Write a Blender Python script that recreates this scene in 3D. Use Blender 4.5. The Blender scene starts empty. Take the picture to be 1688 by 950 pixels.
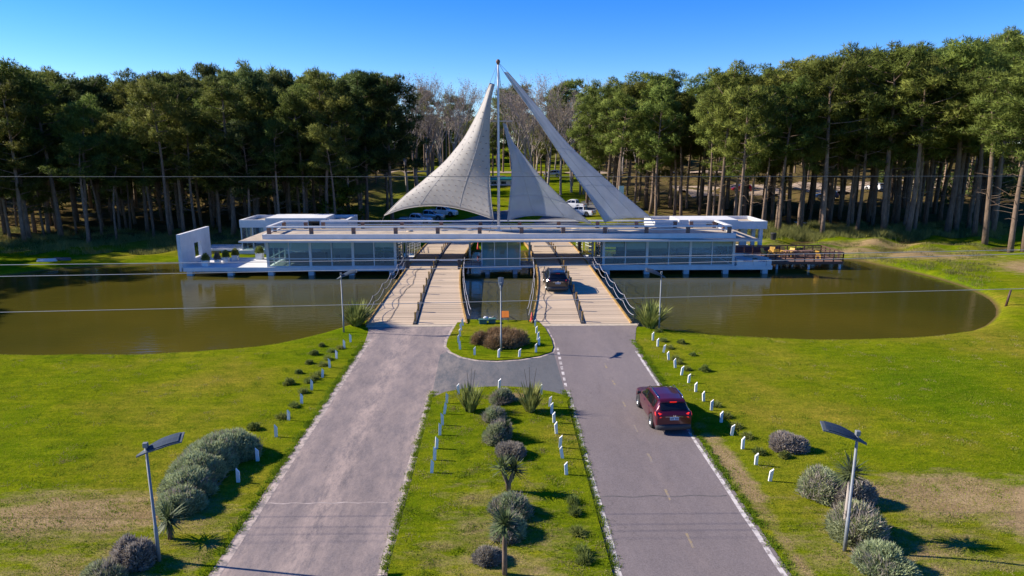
import bpy, math, random
import numpy as np
from mathutils import Vector, Matrix, noise as mnoise

random.seed(7)
RNG = np.random.default_rng(11)
scene = bpy.context.scene
COL = scene.collection
R = math.radians

# ------------------------------------------------------------------ camera, sky, sun, exposure
CAM_H, PITCH, YAW = 13.0, R(12), R(-1.12)
cam_data = bpy.data.cameras.new('camera')
cam = bpy.data.objects.new('camera', cam_data)
COL.objects.link(cam)
cam.location = (0, 0, CAM_H)
cam.rotation_euler = (R(90) - PITCH, 0, YAW)
cam_data.lens = 24.0
cam_data.sensor_width = 36.0
cam_data.clip_end = 5000
scene.camera = cam

SUN_EL, SUN_AZ = R(31), R(-80)          # azimuth from +Y towards +X
S = Vector((math.sin(SUN_AZ) * math.cos(SUN_EL), math.cos(SUN_AZ) * math.cos(SUN_EL), math.sin(SUN_EL)))
world = bpy.data.worlds.new('World')
scene.world = world
world.use_nodes = True
wn = world.node_tree
bg = wn.nodes['Background']
sky = wn.nodes.new('ShaderNodeTexSky')
sky.sky_type = 'NISHITA'
sky.sun_disc = False
sky.sun_elevation = SUN_EL
sky.sun_rotation = SUN_AZ
sky.altitude = 1200
sky.air_density = 1.0
sky.dust_density = 0.1
sky.ozone_density = 6.0
sky_sat = wn.nodes.new('ShaderNodeHueSaturation')      # clear, polarised autumn blue over the whole sky
sky_sat.inputs['Saturation'].default_value = 1.3
sky_sat.inputs['Hue'].default_value = 0.516
wn.links.new(sky.outputs[0], sky_sat.inputs['Color'])
wn.links.new(sky_sat.outputs[0], bg.inputs[0])
bg.inputs[1].default_value = 0.105
sun_data = bpy.data.lights.new('sun', 'SUN')
sun_data.energy = 4.6
sun_data.angle = R(0.5)
sun_data.color = (1.0, 0.905, 0.765)
sun = bpy.data.objects.new('sun', sun_data)
COL.objects.link(sun)
sun.rotation_euler = S.to_track_quat('Z', 'Y').to_euler()
sun.location = (-60, 20, 60)
scene.view_settings.view_transform = 'Standard'
scene.view_settings.look = 'None'
scene.view_settings.exposure = 0.95
scene.view_settings.gamma = 1.0

# ------------------------------------------------------------------ survey helpers: picture point -> place on the ground / on a plane
def ray(px, py):
    u = (px - 844.0) / 1125.0
    v = -(py - 475.0) / 1125.0
    x = u
    y = math.cos(PITCH) + v * math.sin(PITCH)
    z = -math.sin(PITCH) + v * math.cos(PITCH)
    c, s = math.cos(YAW), math.sin(YAW)
    return (x * c - y * s, x * s + y * c, z)
def G(px, py, z=0.0):
    r = ray(px, py); t = (z - CAM_H) / r[2]
    return Vector((r[0] * t, r[1] * t, z))
def D(px, py, Y):
    r = ray(px, py); t = Y / r[1]
    return Vector((r[0] * t, Y, CAM_H + r[2] * t))

# ------------------------------------------------------------------ object helpers
def tag(o, label, cat, group=None, kind=None):
    if label: o['label'] = label
    if cat: o['category'] = cat
    if group: o['group'] = group
    if kind: o['kind'] = kind
    return o
def empty(name, loc=(0, 0, 0), rz=0.0, label=None, cat=None, group=None):
    o = bpy.data.objects.new(name, None)
    COL.objects.link(o)
    o.location = loc
    o.rotation_euler = (0, 0, rz)
    o.empty_display_size = 0.2
    tag(o, label, cat, group)
    return o
def link_mesh(name, me, parent=None, loc=None, rz=None):
    o = bpy.data.objects.new(name, me)
    COL.objects.link(o)
    if parent is not None: o.parent = parent
    if loc is not None: o.location = loc
    if rz is not None: o.rotation_euler = (0, 0, rz)
    return o
def copy_tree(o, parent=None, props=None):
    c = o.copy()
    COL.objects.link(c)
    c.parent = parent
    for ch in o.children:
        copy_tree(ch, c)
    return c

class MB:
    """collects faces of one part"""
    def __init__(s): s.v = []; s.f = []; s.m = []
    def quad(s, a, b, c, d, mi=0):
        n = len(s.v); s.v += [tuple(a), tuple(b), tuple(c), tuple(d)]; s.f.append((n, n+1, n+2, n+3)); s.m.append(mi); return s
    def poly(s, pts, mi=0):
        n = len(s.v); s.v += [tuple(p) for p in pts]; s.f.append(tuple(range(n, n+len(pts)))); s.m.append(mi); return s
    def box(s, x0, x1, y0, y1, z0, z1, mi=0):
        n = len(s.v)
        s.v += [(x0,y0,z0),(x1,y0,z0),(x1,y1,z0),(x0,y1,z0),(x0,y0,z1),(x1,y0,z1),(x1,y1,z1),(x0,y1,z1)]
        for f in ((0,3,2,1),(4,5,6,7),(0,1,5,4),(1,2,6,5),(2,3,7,6),(3,0,4,7)):
            s.f.append(tuple(n+i for i in f)); s.m.append(mi)
        return s
    def cbox(s, c, sz, mi=0):
        return s.box(c[0]-sz[0]/2, c[0]+sz[0]/2, c[1]-sz[1]/2, c[1]+sz[1]/2, c[2]-sz[2]/2, c[2]+sz[2]/2, mi)
    def tube(s, pts, rad, n=8, cap=True, mi=0):
        pts = [Vector(p) for p in pts]
        if not hasattr(rad, '__len__'): rad = [rad]*len(pts)
        base = len(s.v); up = None
        for i, p in enumerate(pts):
            t = (pts[min(i+1, len(pts)-1)] - pts[max(i-1, 0)])
            if t.length < 1e-9: t = Vector((0,0,1))
            t.normalize()
            if up is None:
                up = Vector((0,0,1)) if abs(t.z) < 0.9 else Vector((1,0,0))
            a = t.cross(up)
            if a.length < 1e-6: a = t.orthogonal()
            a.normalize(); b = a.cross(t).normalized(); up = b
            for k in range(n):
                an = 2*math.pi*k/n
                s.v.append(tuple(p + (a*math.cos(an) + b*math.sin(an))*rad[i]))
        for i in range(len(pts)-1):
            for k in range(n):
                k2 = (k+1) % n
                s.f.append((base+i*n+k, base+i*n+k2, base+(i+1)*n+k2, base+(i+1)*n+k)); s.m.append(mi)
        if cap:
            s.f.append(tuple(base+k for k in range(n))[::-1]); s.m.append(mi)
            e = base+(len(pts)-1)*n
            s.f.append(tuple(e+k for k in range(n))); s.m.append(mi)
        return s
    def lathe(s, prof, n=16, axis='z', mi=0, c=(0,0,0)):
        base = len(s.v)
        for (r, h) in prof:
            for k in range(n):
                an = 2*math.pi*k/n; x, y = r*math.cos(an), r*math.sin(an)
                p = (x, y, h) if axis == 'z' else (h, x, y)
                s.v.append((p[0]+c[0], p[1]+c[1], p[2]+c[2]))
        for i in range(len(prof)-1):
            for k in range(n):
                k2 = (k+1) % n
                s.f.append((base+i*n+k, base+i*n+k2, base+(i+1)*n+k2, base+(i+1)*n+k)); s.m.append(mi)
        return s
    def grid(s, P, mi=0, closed=False):
        base = len(s.v); nr = len(P); nc = len(P[0])
        for r_ in P:
            s.v += [tuple(p) for p in r_]
        for i in range(nr-1):
            for k in range(nc - (0 if closed else 1)):
                k2 = (k+1) % nc
                s.f.append((base+i*nc+k, base+i*nc+k2, base+(i+1)*nc+k2, base+(i+1)*nc+k)); s.m.append(mi)
        return s
    def mesh(s, name, mats, smooth=False):
        me = bpy.data.meshes.new(name)
        me.from_pydata(s.v, [], s.f)
        if not isinstance(mats, (list, tuple)): mats = [mats]
        for m in mats: me.materials.append(m)
        if len(mats) > 1: me.polygons.foreach_set('material_index', s.m)
        if smooth: me.polygons.foreach_set('use_smooth', [True]*len(s.f))
        me.update()
        return me
    def build(s, name, mats, parent=None, smooth=False, loc=None, rz=None, bevel=0.0):
        o = link_mesh(name, s.mesh(name, mats, smooth), parent, loc, rz)
        if bevel:
            md = o.modifiers.new('edge', 'BEVEL'); md.width = bevel; md.segments = 2; md.limit_method = 'ANGLE'
        return o

def tri_mesh(name, tris, mat, normals=None):
    """tris: (n,3,3) array -> mesh (fast)"""
    tris = np.asarray(tris, dtype=np.float32); n = len(tris)
    me = bpy.data.meshes.new(name)
    me.vertices.add(n*3); me.loops.add(n*3); me.polygons.add(n)
    me.vertices.foreach_set('co', tris.reshape(-1))
    me.loops.foreach_set('vertex_index', np.arange(n*3, dtype=np.int32))
    me.polygons.foreach_set('loop_start', np.arange(0, n*3, 3, dtype=np.int32))
    me.polygons.foreach_set('loop_total', np.full(n, 3, dtype=np.int32))
    me.materials.append(mat)
    me.update(calc_edges=True)
    if normals is not None:
        me.polygons.foreach_set('use_smooth', np.ones(n, bool))
        me.normals_split_custom_set_from_vertices(np.repeat(np.asarray(normals, np.float32), 3, axis=0).tolist())
    return me
def oriented(tris, normals):
    g = np.cross(tris[:, 1]-tris[:, 0], tris[:, 2]-tris[:, 0])
    flip = (g*normals).sum(1) < 0
    tris[flip] = tris[flip][:, [1, 0, 2]]
    return tris

# ------------------------------------------------------------------ materials
MATS = {}
def new_mat(name):
    m = bpy.data.materials.new(name); m.use_nodes = True
    nt = m.node_tree
    return m, nt, nt.nodes['Principled BSDF'], nt.nodes, nt.links
def nnode(N, t, **kw):
    n = N.new(t)
    for k, v in kw.items():
        if k in n.inputs: n.inputs[k].default_value = v
        else: setattr(n, k, v)
    return n
def ramp(N, stops):
    r = N.new('ShaderNodeValToRGB')
    el = r.color_ramp.elements
    while len(el) < len(stops): el.new(0.5)
    for e, (p, c) in zip(el, stops):
        e.position = p; e.color = (*c, 1) if len(c) == 3 else c
    return r
def coords(N, L, kind='Object', scale=(1,1,1)):
    tc = N.new('ShaderNodeTexCoord'); mp = N.new('ShaderNodeMapping')
    mp.inputs['Scale'].default_value = scale
    L.new(tc.outputs[kind], mp.inputs['Vector'])
    return mp.outputs[0]
def simple(name, col, rough=0.6, metal=0.0, var=0.12, scale=3.0, bump=0.0, bscale=40.0, spec=0.5, obj_rand=0.0, coat=0.0, stretch=(1,1,1)):
    if name in MATS: return MATS[name]
    m, nt, b, N, L = new_mat(name)
    v = coords(N, L, 'Object', stretch)
    nz = nnode(N, 'ShaderNodeTexNoise', Scale=scale, Detail=6.0, Roughness=0.65)
    L.new(v, nz.inputs['Vector'])
    c0 = tuple(max(0, c*(1-var)) for c in col); c1 = tuple(min(1, c*(1+var)) for c in col)
    rp = ramp(N, [(0.3, c0), (0.7, c1)])
    L.new(nz.outputs[0], rp.inputs[0])
    out = rp.outputs[0]
    if obj_rand:
        oi = N.new('ShaderNodeObjectInfo')
        mr = nnode(N, 'ShaderNodeMapRange'); mr.inputs[3].default_value = 1-obj_rand; mr.inputs[4].default_value = 1+obj_rand
        L.new(oi.outputs['Random'], mr.inputs[0])
        mx = N.new('ShaderNodeVectorMath'); mx.operation = 'SCALE'
        L.new(out, mx.inputs[0]); L.new(mr.outputs[0], mx.inputs['Scale']); out = mx.outputs[0]
    L.new(out, b.inputs['Base Color'])
    b.inputs['Roughness'].default_value = rough
    b.inputs['Metallic'].default_value = metal
    b.inputs['Specular IOR Level'].default_value = spec
    if coat:
        b.inputs['Coat Weight'].default_value = coat; b.inputs['Coat Roughness'].default_value = 0.04
    if bump:
        n2 = nnode(N, 'ShaderNodeTexNoise', Scale=bscale, Detail=4.0); L.new(v, n2.inputs['Vector'])
        bp = nnode(N, 'ShaderNodeBump', Strength=bump, Distance=0.02)
        L.new(n2.outputs[0], bp.inputs['Height']); L.new(bp.outputs[0], b.inputs['Normal'])
    MATS[name] = m
    return m
def leaf_mat(name, c_dark, c_light, trans=0.3, rough=0.6, rnd=0.25, scale=0.6, spec=0.08):
    if name in MATS: return MATS[name]
    m, nt, b, N, L = new_mat(name)
    geo = N.new('ShaderNodeNewGeometry'); oi = N.new('ShaderNodeObjectInfo')
    v = coords(N, L, 'Object')
    nz = nnode(N, 'ShaderNodeTexNoise', Scale=scale, Detail=3.0); L.new(v, nz.inputs['Vector'])
    add = N.new('ShaderNodeMath'); add.operation = 'MULTIPLY_ADD'
    L.new(geo.outputs['Random Per Island'], add.inputs[0]); add.inputs[1].default_value = 0.5
    L.new(nz.outputs[0], add.inputs[2])
    rp = ramp(N, [(0.35, c_dark), (1.0, c_light)]); L.new(add.outputs[0], rp.inputs[0])
    hs = N.new('ShaderNodeHueSaturation')
    mr = N.new('ShaderNodeMapRange'); mr.inputs[3].default_value = 1-rnd; mr.inputs[4].default_value = 1+rnd
    L.new(oi.outputs['Random'], mr.inputs[0]); L.new(mr.outputs[0], hs.inputs['Value'])
    mh = N.new('ShaderNodeMapRange'); mh.inputs[3].default_value = 0.5-0.03*rnd*4; mh.inputs[4].default_value = 0.5+0.015
    wn2 = N.new('ShaderNodeTexWhiteNoise'); wn2.noise_dimensions = '1D'; L.new(oi.outputs['Random'], wn2.inputs['W'])
    L.new(wn2.outputs['Value'], mh.inputs[0]); L.new(mh.outputs[0], hs.inputs['Hue'])
    L.new(rp.outputs[0], hs.inputs['Color'])
    L.new(hs.outputs[0], b.inputs['Base Color'])
    b.inputs['Roughness'].default_value = rough; b.inputs['Specular IOR Level'].default_value = spec
    tr = N.new('ShaderNodeBsdfTranslucent'); L.new(hs.outputs[0], tr.inputs[0])
    mix = N.new('ShaderNodeMixShader'); mix.inputs[0].default_value = trans
    L.new(b.outputs[0], mix.inputs[1]); L.new(tr.outputs[0], mix.inputs[2])
    L.new(mix.outputs[0], N['Material Output'].inputs[0])
    MATS[name] = m
    return m

WHITE = simple('white_render', (0.64, 0.64, 0.63), 0.75, var=0.12, scale=0.8, bump=0.06, bscale=60)
WHITE_METAL = simple('white_metal', (0.62, 0.63, 0.64), 0.45, var=0.05, scale=2)
MULLION = simple('grey_white_frame', (0.52, 0.56, 0.57), 0.45, var=0.05)
CONCRETE = simple('roof_concrete', (0.40, 0.33, 0.25), 0.9, var=0.3, scale=0.9, bump=0.2, bscale=30)
TERRACE = simple('terrace_floor', (0.55, 0.54, 0.53), 0.75, var=0.12, scale=0.7)
PILE = simple('pile_concrete', (0.45, 0.48, 0.5), 0.85, var=0.15)
BROWN = simple('brown_post', (0.20, 0.11, 0.08), 0.7, var=0.2)
DARKWOOD = simple('dark_stained_wood', (0.075, 0.036, 0.028), 0.6, var=0.35, scale=4, bump=0.1, bscale=30, obj_rand=0.25)
DECKWOOD = simple('deck_board_wood', (0.19, 0.105, 0.075), 0.75, var=0.3, scale=3, bump=0.15, bscale=30, obj_rand=0.25, stretch=(1,6,1))
PLANK = simple('bleached_plank', (0.47, 0.36, 0.245), 0.85, var=0.25, scale=1.6, bump=0.25, bscale=25, obj_rand=0.13, stretch=(1,6,1))
YELLOW_EDGE = simple('worn_yellow_paint', (0.34, 0.20, 0.05), 0.8, var=0.5, scale=3)
BLACK = simple('black_metal', (0.025, 0.025, 0.03), 0.5, var=0.2)
DARKSTEEL = simple('dark_steel', (0.06, 0.06, 0.065), 0.5, var=0.3)
GALV = simple('galvanised_steel', (0.20, 0.215, 0.23), 0.6, metal=0.2, var=0.15, scale=6)
ROPE = simple('pale_rope', (0.42, 0.41, 0.44), 0.9, var=0.3, scale=8)
ORANGE = simple('orange_board', (0.75, 0.20, 0.015), 0.6, var=0.1)
REDCONE = simple('red_plastic', (0.60, 0.03, 0.02), 0.5, var=0.1)
TEAL = simple('teal_box_metal', (0.03, 0.11, 0.10), 0.5, var=0.2)
YELLOWWOOD = simple('yellow_wood', (0.62, 0.36, 0.06), 0.6, var=0.2, obj_rand=0.12)
POSTWHITE = simple('white_post_paint', (0.78, 0.78, 0.76), 0.7, var=0.08, scale=6)
BLIND = simple('roller_blind', (0.72, 0.67, 0.54), 0.9, var=0.05)
INTERIOR = simple('interior_wall', (0.45, 0.44, 0.42), 0.9, var=0.05)
INT_DARK = simple('interior_furniture', (0.10, 0.08, 0.07), 0.7, var=0.3)
INT_FLOOR = simple('interior_floor', (0.28, 0.26, 0.24), 0.5, var=0.15)
BLUEPOOL = simple('dark_blue_panel', (0.03, 0.04, 0.09), 0.6, var=0.1)
BARK = simple('pine_bark', (0.18, 0.130, 0.095), 0.95, var=0.45, scale=2.2, bump=0.6, bscale=9, spec=0.1, obj_rand=0.3, stretch=(2,2,0.6))
BARK_PALE = simple('pale_bark', (0.33, 0.285, 0.25), 0.95, var=0.35, scale=2.5, bump=0.3, bscale=12, spec=0.1, obj_rand=0.25, stretch=(2,2,0.6))
PINE = leaf_mat('pine_needles', (0.056, 0.092, 0.020), (0.205, 0.250, 0.054), 0.36, rnd=0.3)
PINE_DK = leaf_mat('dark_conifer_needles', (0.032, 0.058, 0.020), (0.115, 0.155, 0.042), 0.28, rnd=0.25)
BROADLEAF = leaf_mat('green_broadleaf', (0.05, 0.08, 0.008), (0.19, 0.21, 0.02), 0.35)
AUTUMN = leaf_mat('dry_brown_leaves', (0.17, 0.13, 0.095), (0.38, 0.30, 0.22), 0.3, rnd=0.15)
LAVENDER = leaf_mat('lavender_leaves', (0.16, 0.195, 0.085), (0.44, 0.48, 0.27), 0.3, rnd=0.12, scale=3)
LAV_PURPLE = leaf_mat('lavender_purple', (0.19, 0.165, 0.135), (0.41, 0.36, 0.30), 0.3, rnd=0.12, scale=3)
FLAX = leaf_mat('flax_blades', (0.06, 0.085, 0.018), (0.34, 0.36, 0.11), 0.25, rnd=0.15, scale=2)
YUCCA = leaf_mat('yucca_blades', (0.028, 0.05, 0.02), (0.13, 0.17, 0.06), 0.2, rnd=0.15, scale=2, spec=0.4)
SHRUB_BROWN = leaf_mat('reddish_twig_shrub', (0.13, 0.085, 0.045), (0.36, 0.22, 0.13), 0.2, rnd=0.1, scale=2)
SHRUB_GREEN = leaf_mat('small_green_shrub', (0.08, 0.11, 0.025), (0.27, 0.31, 0.08), 0.4, rnd=0.2, scale=3)
GRASSBLADE = leaf_mat('grass_blades', (0.098, 0.145, 0.006), (0.31, 0.315, 0.035), 0.4, rnd=0.0, scale=0.25, spec=0.0)
DRYGRASS = leaf_mat('tall_pale_grass', (0.09, 0.10, 0.025), (0.26, 0.25, 0.08), 0.3, rnd=0.15, scale=0.5)

def glass_mat(name, tint, refl=0.06, rough=0.0):
    m, nt, b, N, L = new_mat(name)
    fr = nnode(N, 'ShaderNodeFresnel', IOR=1.5)
    tr = N.new('ShaderNodeBsdfTransparent'); tr.inputs[0].default_value = (*tint, 1)
    gl = N.new('ShaderNodeBsdfGlossy'); gl.inputs['Roughness'].default_value = rough; gl.inputs[0].default_value = (0.95, 0.97, 1, 1)
    mx = N.new('ShaderNodeMixShader')
    ad = N.new('ShaderNodeMath'); ad.operation = 'ADD'; ad.inputs[1].default_value = refl; ad.use_clamp = True
    L.new(fr.outputs[0], ad.inputs[0]); L.new(ad.outputs[0], mx.inputs[0])
    L.new(tr.outputs[0], mx.inputs[1]); L.new(gl.outputs[0], mx.inputs[2])
    L.new(mx.outputs[0], N['Material Output'].inputs[0])
    return m
GLASS = glass_mat('window_glass', (0.78, 0.88, 0.87), 0.05)
def dark_glass(name):
    m, nt, b, N, L = new_mat(name)
    b.inputs['Base Color'].default_value = (0.008, 0.009, 0.011, 1); b.inputs['Roughness'].default_value = 0.04
    b.inputs['Specular IOR Level'].default_value = 0.6
    return m
CARGLASS = dark_glass('car_glass')
def car_paint(name, col, metal=0.35):
    m, nt, b, N, L = new_mat(name)
    b.inputs['Base Color'].default_value = (*col, 1); b.inputs['Metallic'].default_value = metal
    b.inputs['Roughness'].default_value = 0.28; b.inputs['Coat Weight'].default_value = 0.9; b.inputs['Coat Roughness'].default_value = 0.03
    return m
TYRE = simple('tyre_rubber', (0.018, 0.018, 0.018), 0.85, var=0.2)
RIM = simple('alloy_rim', (0.40, 0.41, 0.43), 0.3, metal=0.8, var=0.05)
PLASTIC = simple('grey_car_plastic', (0.035, 0.035, 0.038), 0.6, var=0.1)
CHROME = simple('chrome_trim', (0.75, 0.75, 0.78), 0.15, metal=1.0, var=0.02)
PLATE = simple('number_plate_face', (0.45, 0.55, 0.65), 0.5, var=0.02)
PLATE_INK = simple('plate_ink', (0.03, 0.05, 0.10), 0.5, var=0.02)
def red_lamp(name, lit):
    m, nt, b, N, L = new_mat(name)
    b.inputs['Base Color'].default_value = (0.45, 0.008, 0.008, 1); b.inputs['Roughness'].default_value = 0.12
    if lit:
        b.inputs['Emission Color'].default_value = (1, 0.03, 0.015, 1); b.inputs['Emission Strength'].default_value = lit
    return m
TAIL_LIT = red_lamp('lit_tail_light', 0.45)
TAIL = red_lamp('tail_light', 0.0)
def panel_mat():
    m, nt, b, N, L = new_mat('solar_panel_glass')
    v = coords(N, L, 'Object', (1,1,1))
    br = nnode(N, 'ShaderNodeTexBrick', Scale=1.0); br.inputs['Color1'].default_value = (0.03,0.05,0.08,1); br.inputs['Color2'].default_value = (0.035,0.055,0.09,1)
    br.inputs['Mortar'].default_value = (0.055,0.075,0.10,1); br.inputs['Mortar Size'].default_value = 0.006
    br.inputs['Brick Width'].default_value = 0.16; br.inputs['Row Height'].default_value = 0.14; br.offset = 0
    L.new(v, br.inputs['Vector']); L.new(br.outputs[0], b.inputs['Base Color'])
    b.inputs['Roughness'].default_value = 0.8; b.inputs['Specular IOR Level'].default_value = 0.15
    return m
SOLAR = panel_mat()

def fabric_mat(name, col, see, transl=0.3):
    m, nt, b, N, L = new_mat(name)
    v = coords(N, L, 'Object')
    nz = nnode(N, 'ShaderNodeTexNoise', Scale=0.7, Detail=5.0); L.new(v, nz.inputs['Vector'])
    rp = ramp(N, [(0.3, tuple(c*0.82 for c in col)), (0.75, col)]); L.new(nz.outputs[0], rp.inputs[0])
    L.new(rp.outputs[0], b.inputs['Base Color']); b.inputs['Roughness'].default_value = 0.75
    tl = N.new('ShaderNodeBsdfTranslucent'); L.new(rp.outputs[0], tl.inputs[0])
    mx = N.new('ShaderNodeMixShader'); mx.inputs[0].default_value = transl
    L.new(b.outputs[0], mx.inputs[1]); L.new(tl.outputs[0], mx.inputs[2])
    tr = N.new('ShaderNodeBsdfTransparent'); mx2 = N.new('ShaderNodeMixShader'); mx2.inputs[0].default_value = see
    L.new(mx.outputs[0], mx2.inputs[1]); L.new(tr.outputs[0], mx2.inputs[2])
    n2 = nnode(N, 'ShaderNodeTexNoise', Scale=3.0, Detail=3.0); L.new(v, n2.inputs['Vector'])
    bp = nnode(N, 'ShaderNodeBump', Strength=0.25, Distance=0.05); L.new(n2.outputs[0], bp.inputs['Height']); L.new(bp.outputs[0], b.inputs['Normal'])
    L.new(mx2.outputs[0], N['Material Output'].inputs[0])
    return m
SAIL_OPAQUE = fabric_mat('weathered_sail_cloth', (0.44, 0.41, 0.375), 0.0, 0.12)
SAIL_MESH = fabric_mat('grey_mesh_sail', (0.56, 0.58, 0.60), 0.27, 0.35)

def asphalt_mat(name, base, warm, seed):
    m, nt, b, N, L = new_mat(name)
    v = coords(N, L, 'Object'); 
    big = nnode(N, 'ShaderNodeTexNoise', Scale=0.12, Detail=5.0, Roughness=0.7); L.new(coords(N, L, 'Object', (1.6, 0.5, 1)), big.inputs['Vector'])
    fine = nnode(N, 'ShaderNodeTexNoise', Scale=22.0, Detail=3.0); L.new(v, fine.inputs['Vector'])
    rp = ramp(N, [(0.38, base), (0.62, tuple(c*1.22 for c in base)), (0.78, warm)]); L.new(big.outputs[0], rp.inputs[0])
    rf = ramp(N, [(0.25, (0.72,)*3), (0.75, (1.25,)*3)]); L.new(fine.outputs[0], rf.inputs[0])
    mu = N.new('ShaderNodeMix'); mu.data_type = 'RGBA'; mu.blend_type = 'MULTIPLY'; mu.inputs[0].default_value = 1
    L.new(rp.outputs[0], mu.inputs[6]); L.new(rf.outputs[0], mu.inputs[7])
    # tar-filled hairline cracks
    vo = nnode(N, 'ShaderNodeTexVoronoi', Scale=0.33); vo.feature = 'DISTANCE_TO_EDGE'
    wob = nnode(N, 'ShaderNodeTexNoise', Scale=1.2, Detail=4.0); L.new(v, wob.inputs['Vector'])
    va = N.new('ShaderNodeVectorMath'); va.operation = 'MULTIPLY_ADD'; va.inputs[1].default_value = (1.6,1.6,0); L.new(wob.outputs[1], va.inputs[0]); L.new(v, va.inputs[2]); L.new(va.outputs[0], vo.inputs['Vector'])
    rc = ramp(N, [(0.0, (1,1,1)), (0.006, (0,0,0))]); L.new(vo.outputs[0], rc.inputs[0])
    gate = nnode(N, 'ShaderNodeTexNoise', Scale=0.25, Detail=1.0); L.new(v, gate.inputs['Vector'])
    rg = ramp(N, [(0.52, (0,0,0)), (0.6, (0.55,)*3)]); L.new(gate.outputs[0], rg.inputs[0])
    mm = N.new('ShaderNodeMath'); mm.operation = 'MULTIPLY'; L.new(rc.outputs[0], mm.inputs[0]); L.new(rg.outputs[0], mm.inputs[1])
    mk = N.new('ShaderNodeMix'); mk.data_type = 'RGBA'; L.new(mm.outputs[0], mk.inputs[0]); L.new(mu.outputs[2], mk.inputs[6]); mk.inputs[7].default_value = (0.03,0.03,0.03,1)
    out = mk.outputs[2]
    # worn sandy wheel paths and dusty road edge: bands of sand blown on the road, broken by noise
    sx = N.new('ShaderNodeSeparateXYZ'); L.new(v, sx.inputs[0])
    dust = nnode(N, 'ShaderNodeTexNoise', Scale=0.9, Detail=12.0, Roughness=0.82); L.new(coords(N, L, 'Object', (1.6, 0.5, 1)), dust.inputs['Vector'])
    rd = ramp(N, [(0.40, (0,0,0)), (0.62, (1,1,1))]); L.new(dust.outputs[0], rd.inputs[0])
    xr = N.new('ShaderNodeMapRange'); xr.inputs[1].default_value = 1.5; xr.inputs[2].default_value = -6.0; xr.inputs[3].default_value = 0.10; xr.inputs[4].default_value = 0.85
    L.new(sx.outputs[0], xr.inputs[0])
    # sand stays between the wheel tracks and along the edges
    bx_ = N.new('ShaderNodeMapRange'); bx_.inputs[1].default_value = -9.0; bx_.inputs[2].default_value = 9.0; L.new(sx.outputs[0], bx_.inputs[0])
    e_ = lambda x: (x+9.0)/18.0
    bands = ramp(N, [(e_(-8.9), (1.3,)*3), (e_(-8.0), (0.5,)*3), (e_(-7.2), (0.55,)*3), (e_(-6.5), (1.2,)*3), (e_(-5.7), (0.6,)*3), (e_(-4.8), (0.5,)*3), (e_(-3.7), (1.2,)*3), (e_(3.8), (1.0,)*3), (e_(4.8), (0.5,)*3), (e_(6.3), (1.5,)*3), (e_(7.4), (0.5,)*3), (e_(8.8), (1.4,)*3)]); L.new(bx_.outputs[0], bands.inputs[0])
    mb_ = N.new('ShaderNodeMath'); mb_.operation = 'MULTIPLY'; mb_.use_clamp = True; L.new(xr.outputs[0], mb_.inputs[0]); L.new(bands.outputs[0], mb_.inputs[1]); xr = mb_
    md = N.new('ShaderNodeMath'); md.operation = 'MULTIPLY'; L.new(rd.outputs[0], md.inputs[0]); L.new(xr.outputs[0], md.inputs[1])
    ms = N.new('ShaderNodeMix'); ms.data_type = 'RGBA'; L.new(md.outputs[0], ms.inputs[0]); L.new(out, ms.inputs[6]); ms.inputs[7].default_value = (*warm, 1)
    L.new(ms.outputs[2], b.inputs['Base Color'])
    b.inputs['Roughness'].default_value = 0.9; b.inputs['Specular IOR Level'].default_value = 0.2
    bp = nnode(N, 'ShaderNodeBump', Strength=0.25, Distance=0.01); L.new(fine.outputs[0], bp.inputs['Height']); L.new(bp.outputs[0], b.inputs['Normal'])
    return m
ASPHALT = asphalt_mat('worn_asphalt', (0.158, 0.134, 0.131), (0.42, 0.325, 0.27), 0)
ASPHALT_FAR = asphalt_mat('grey_asphalt', (0.12, 0.12, 0.125), (0.24, 0.21, 0.18), 1)
def paint_mat(name, col, wear):
    m, nt, b, N, L = new_mat(name)
    v = coords(N, L, 'Object')
    nz = nnode(N, 'ShaderNodeTexNoise', Scale=2.2, Detail=8.0, Roughness=0.75); L.new(v, nz.inputs['Vector'])
    rp = ramp(N, [(wear-0.06, (0.20,0.17,0.155)), (wear+0.06, col)]); L.new(nz.outputs[0], rp.inputs[0])
    L.new(rp.outputs[0], b.inputs['Base Color']); b.inputs['Roughness'].default_value = 0.85
    return m
LINE_WHITE = paint_mat('worn_white_road_paint', (0.58, 0.53, 0.49), 0.47)
LINE_SANDY = paint_mat('sandy_white_edge', (0.46, 0.37, 0.31), 0.49)
LINE_YELLOW = paint_mat('worn_yellow_road_paint', (0.33, 0.24, 0.10), 0.53)

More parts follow.
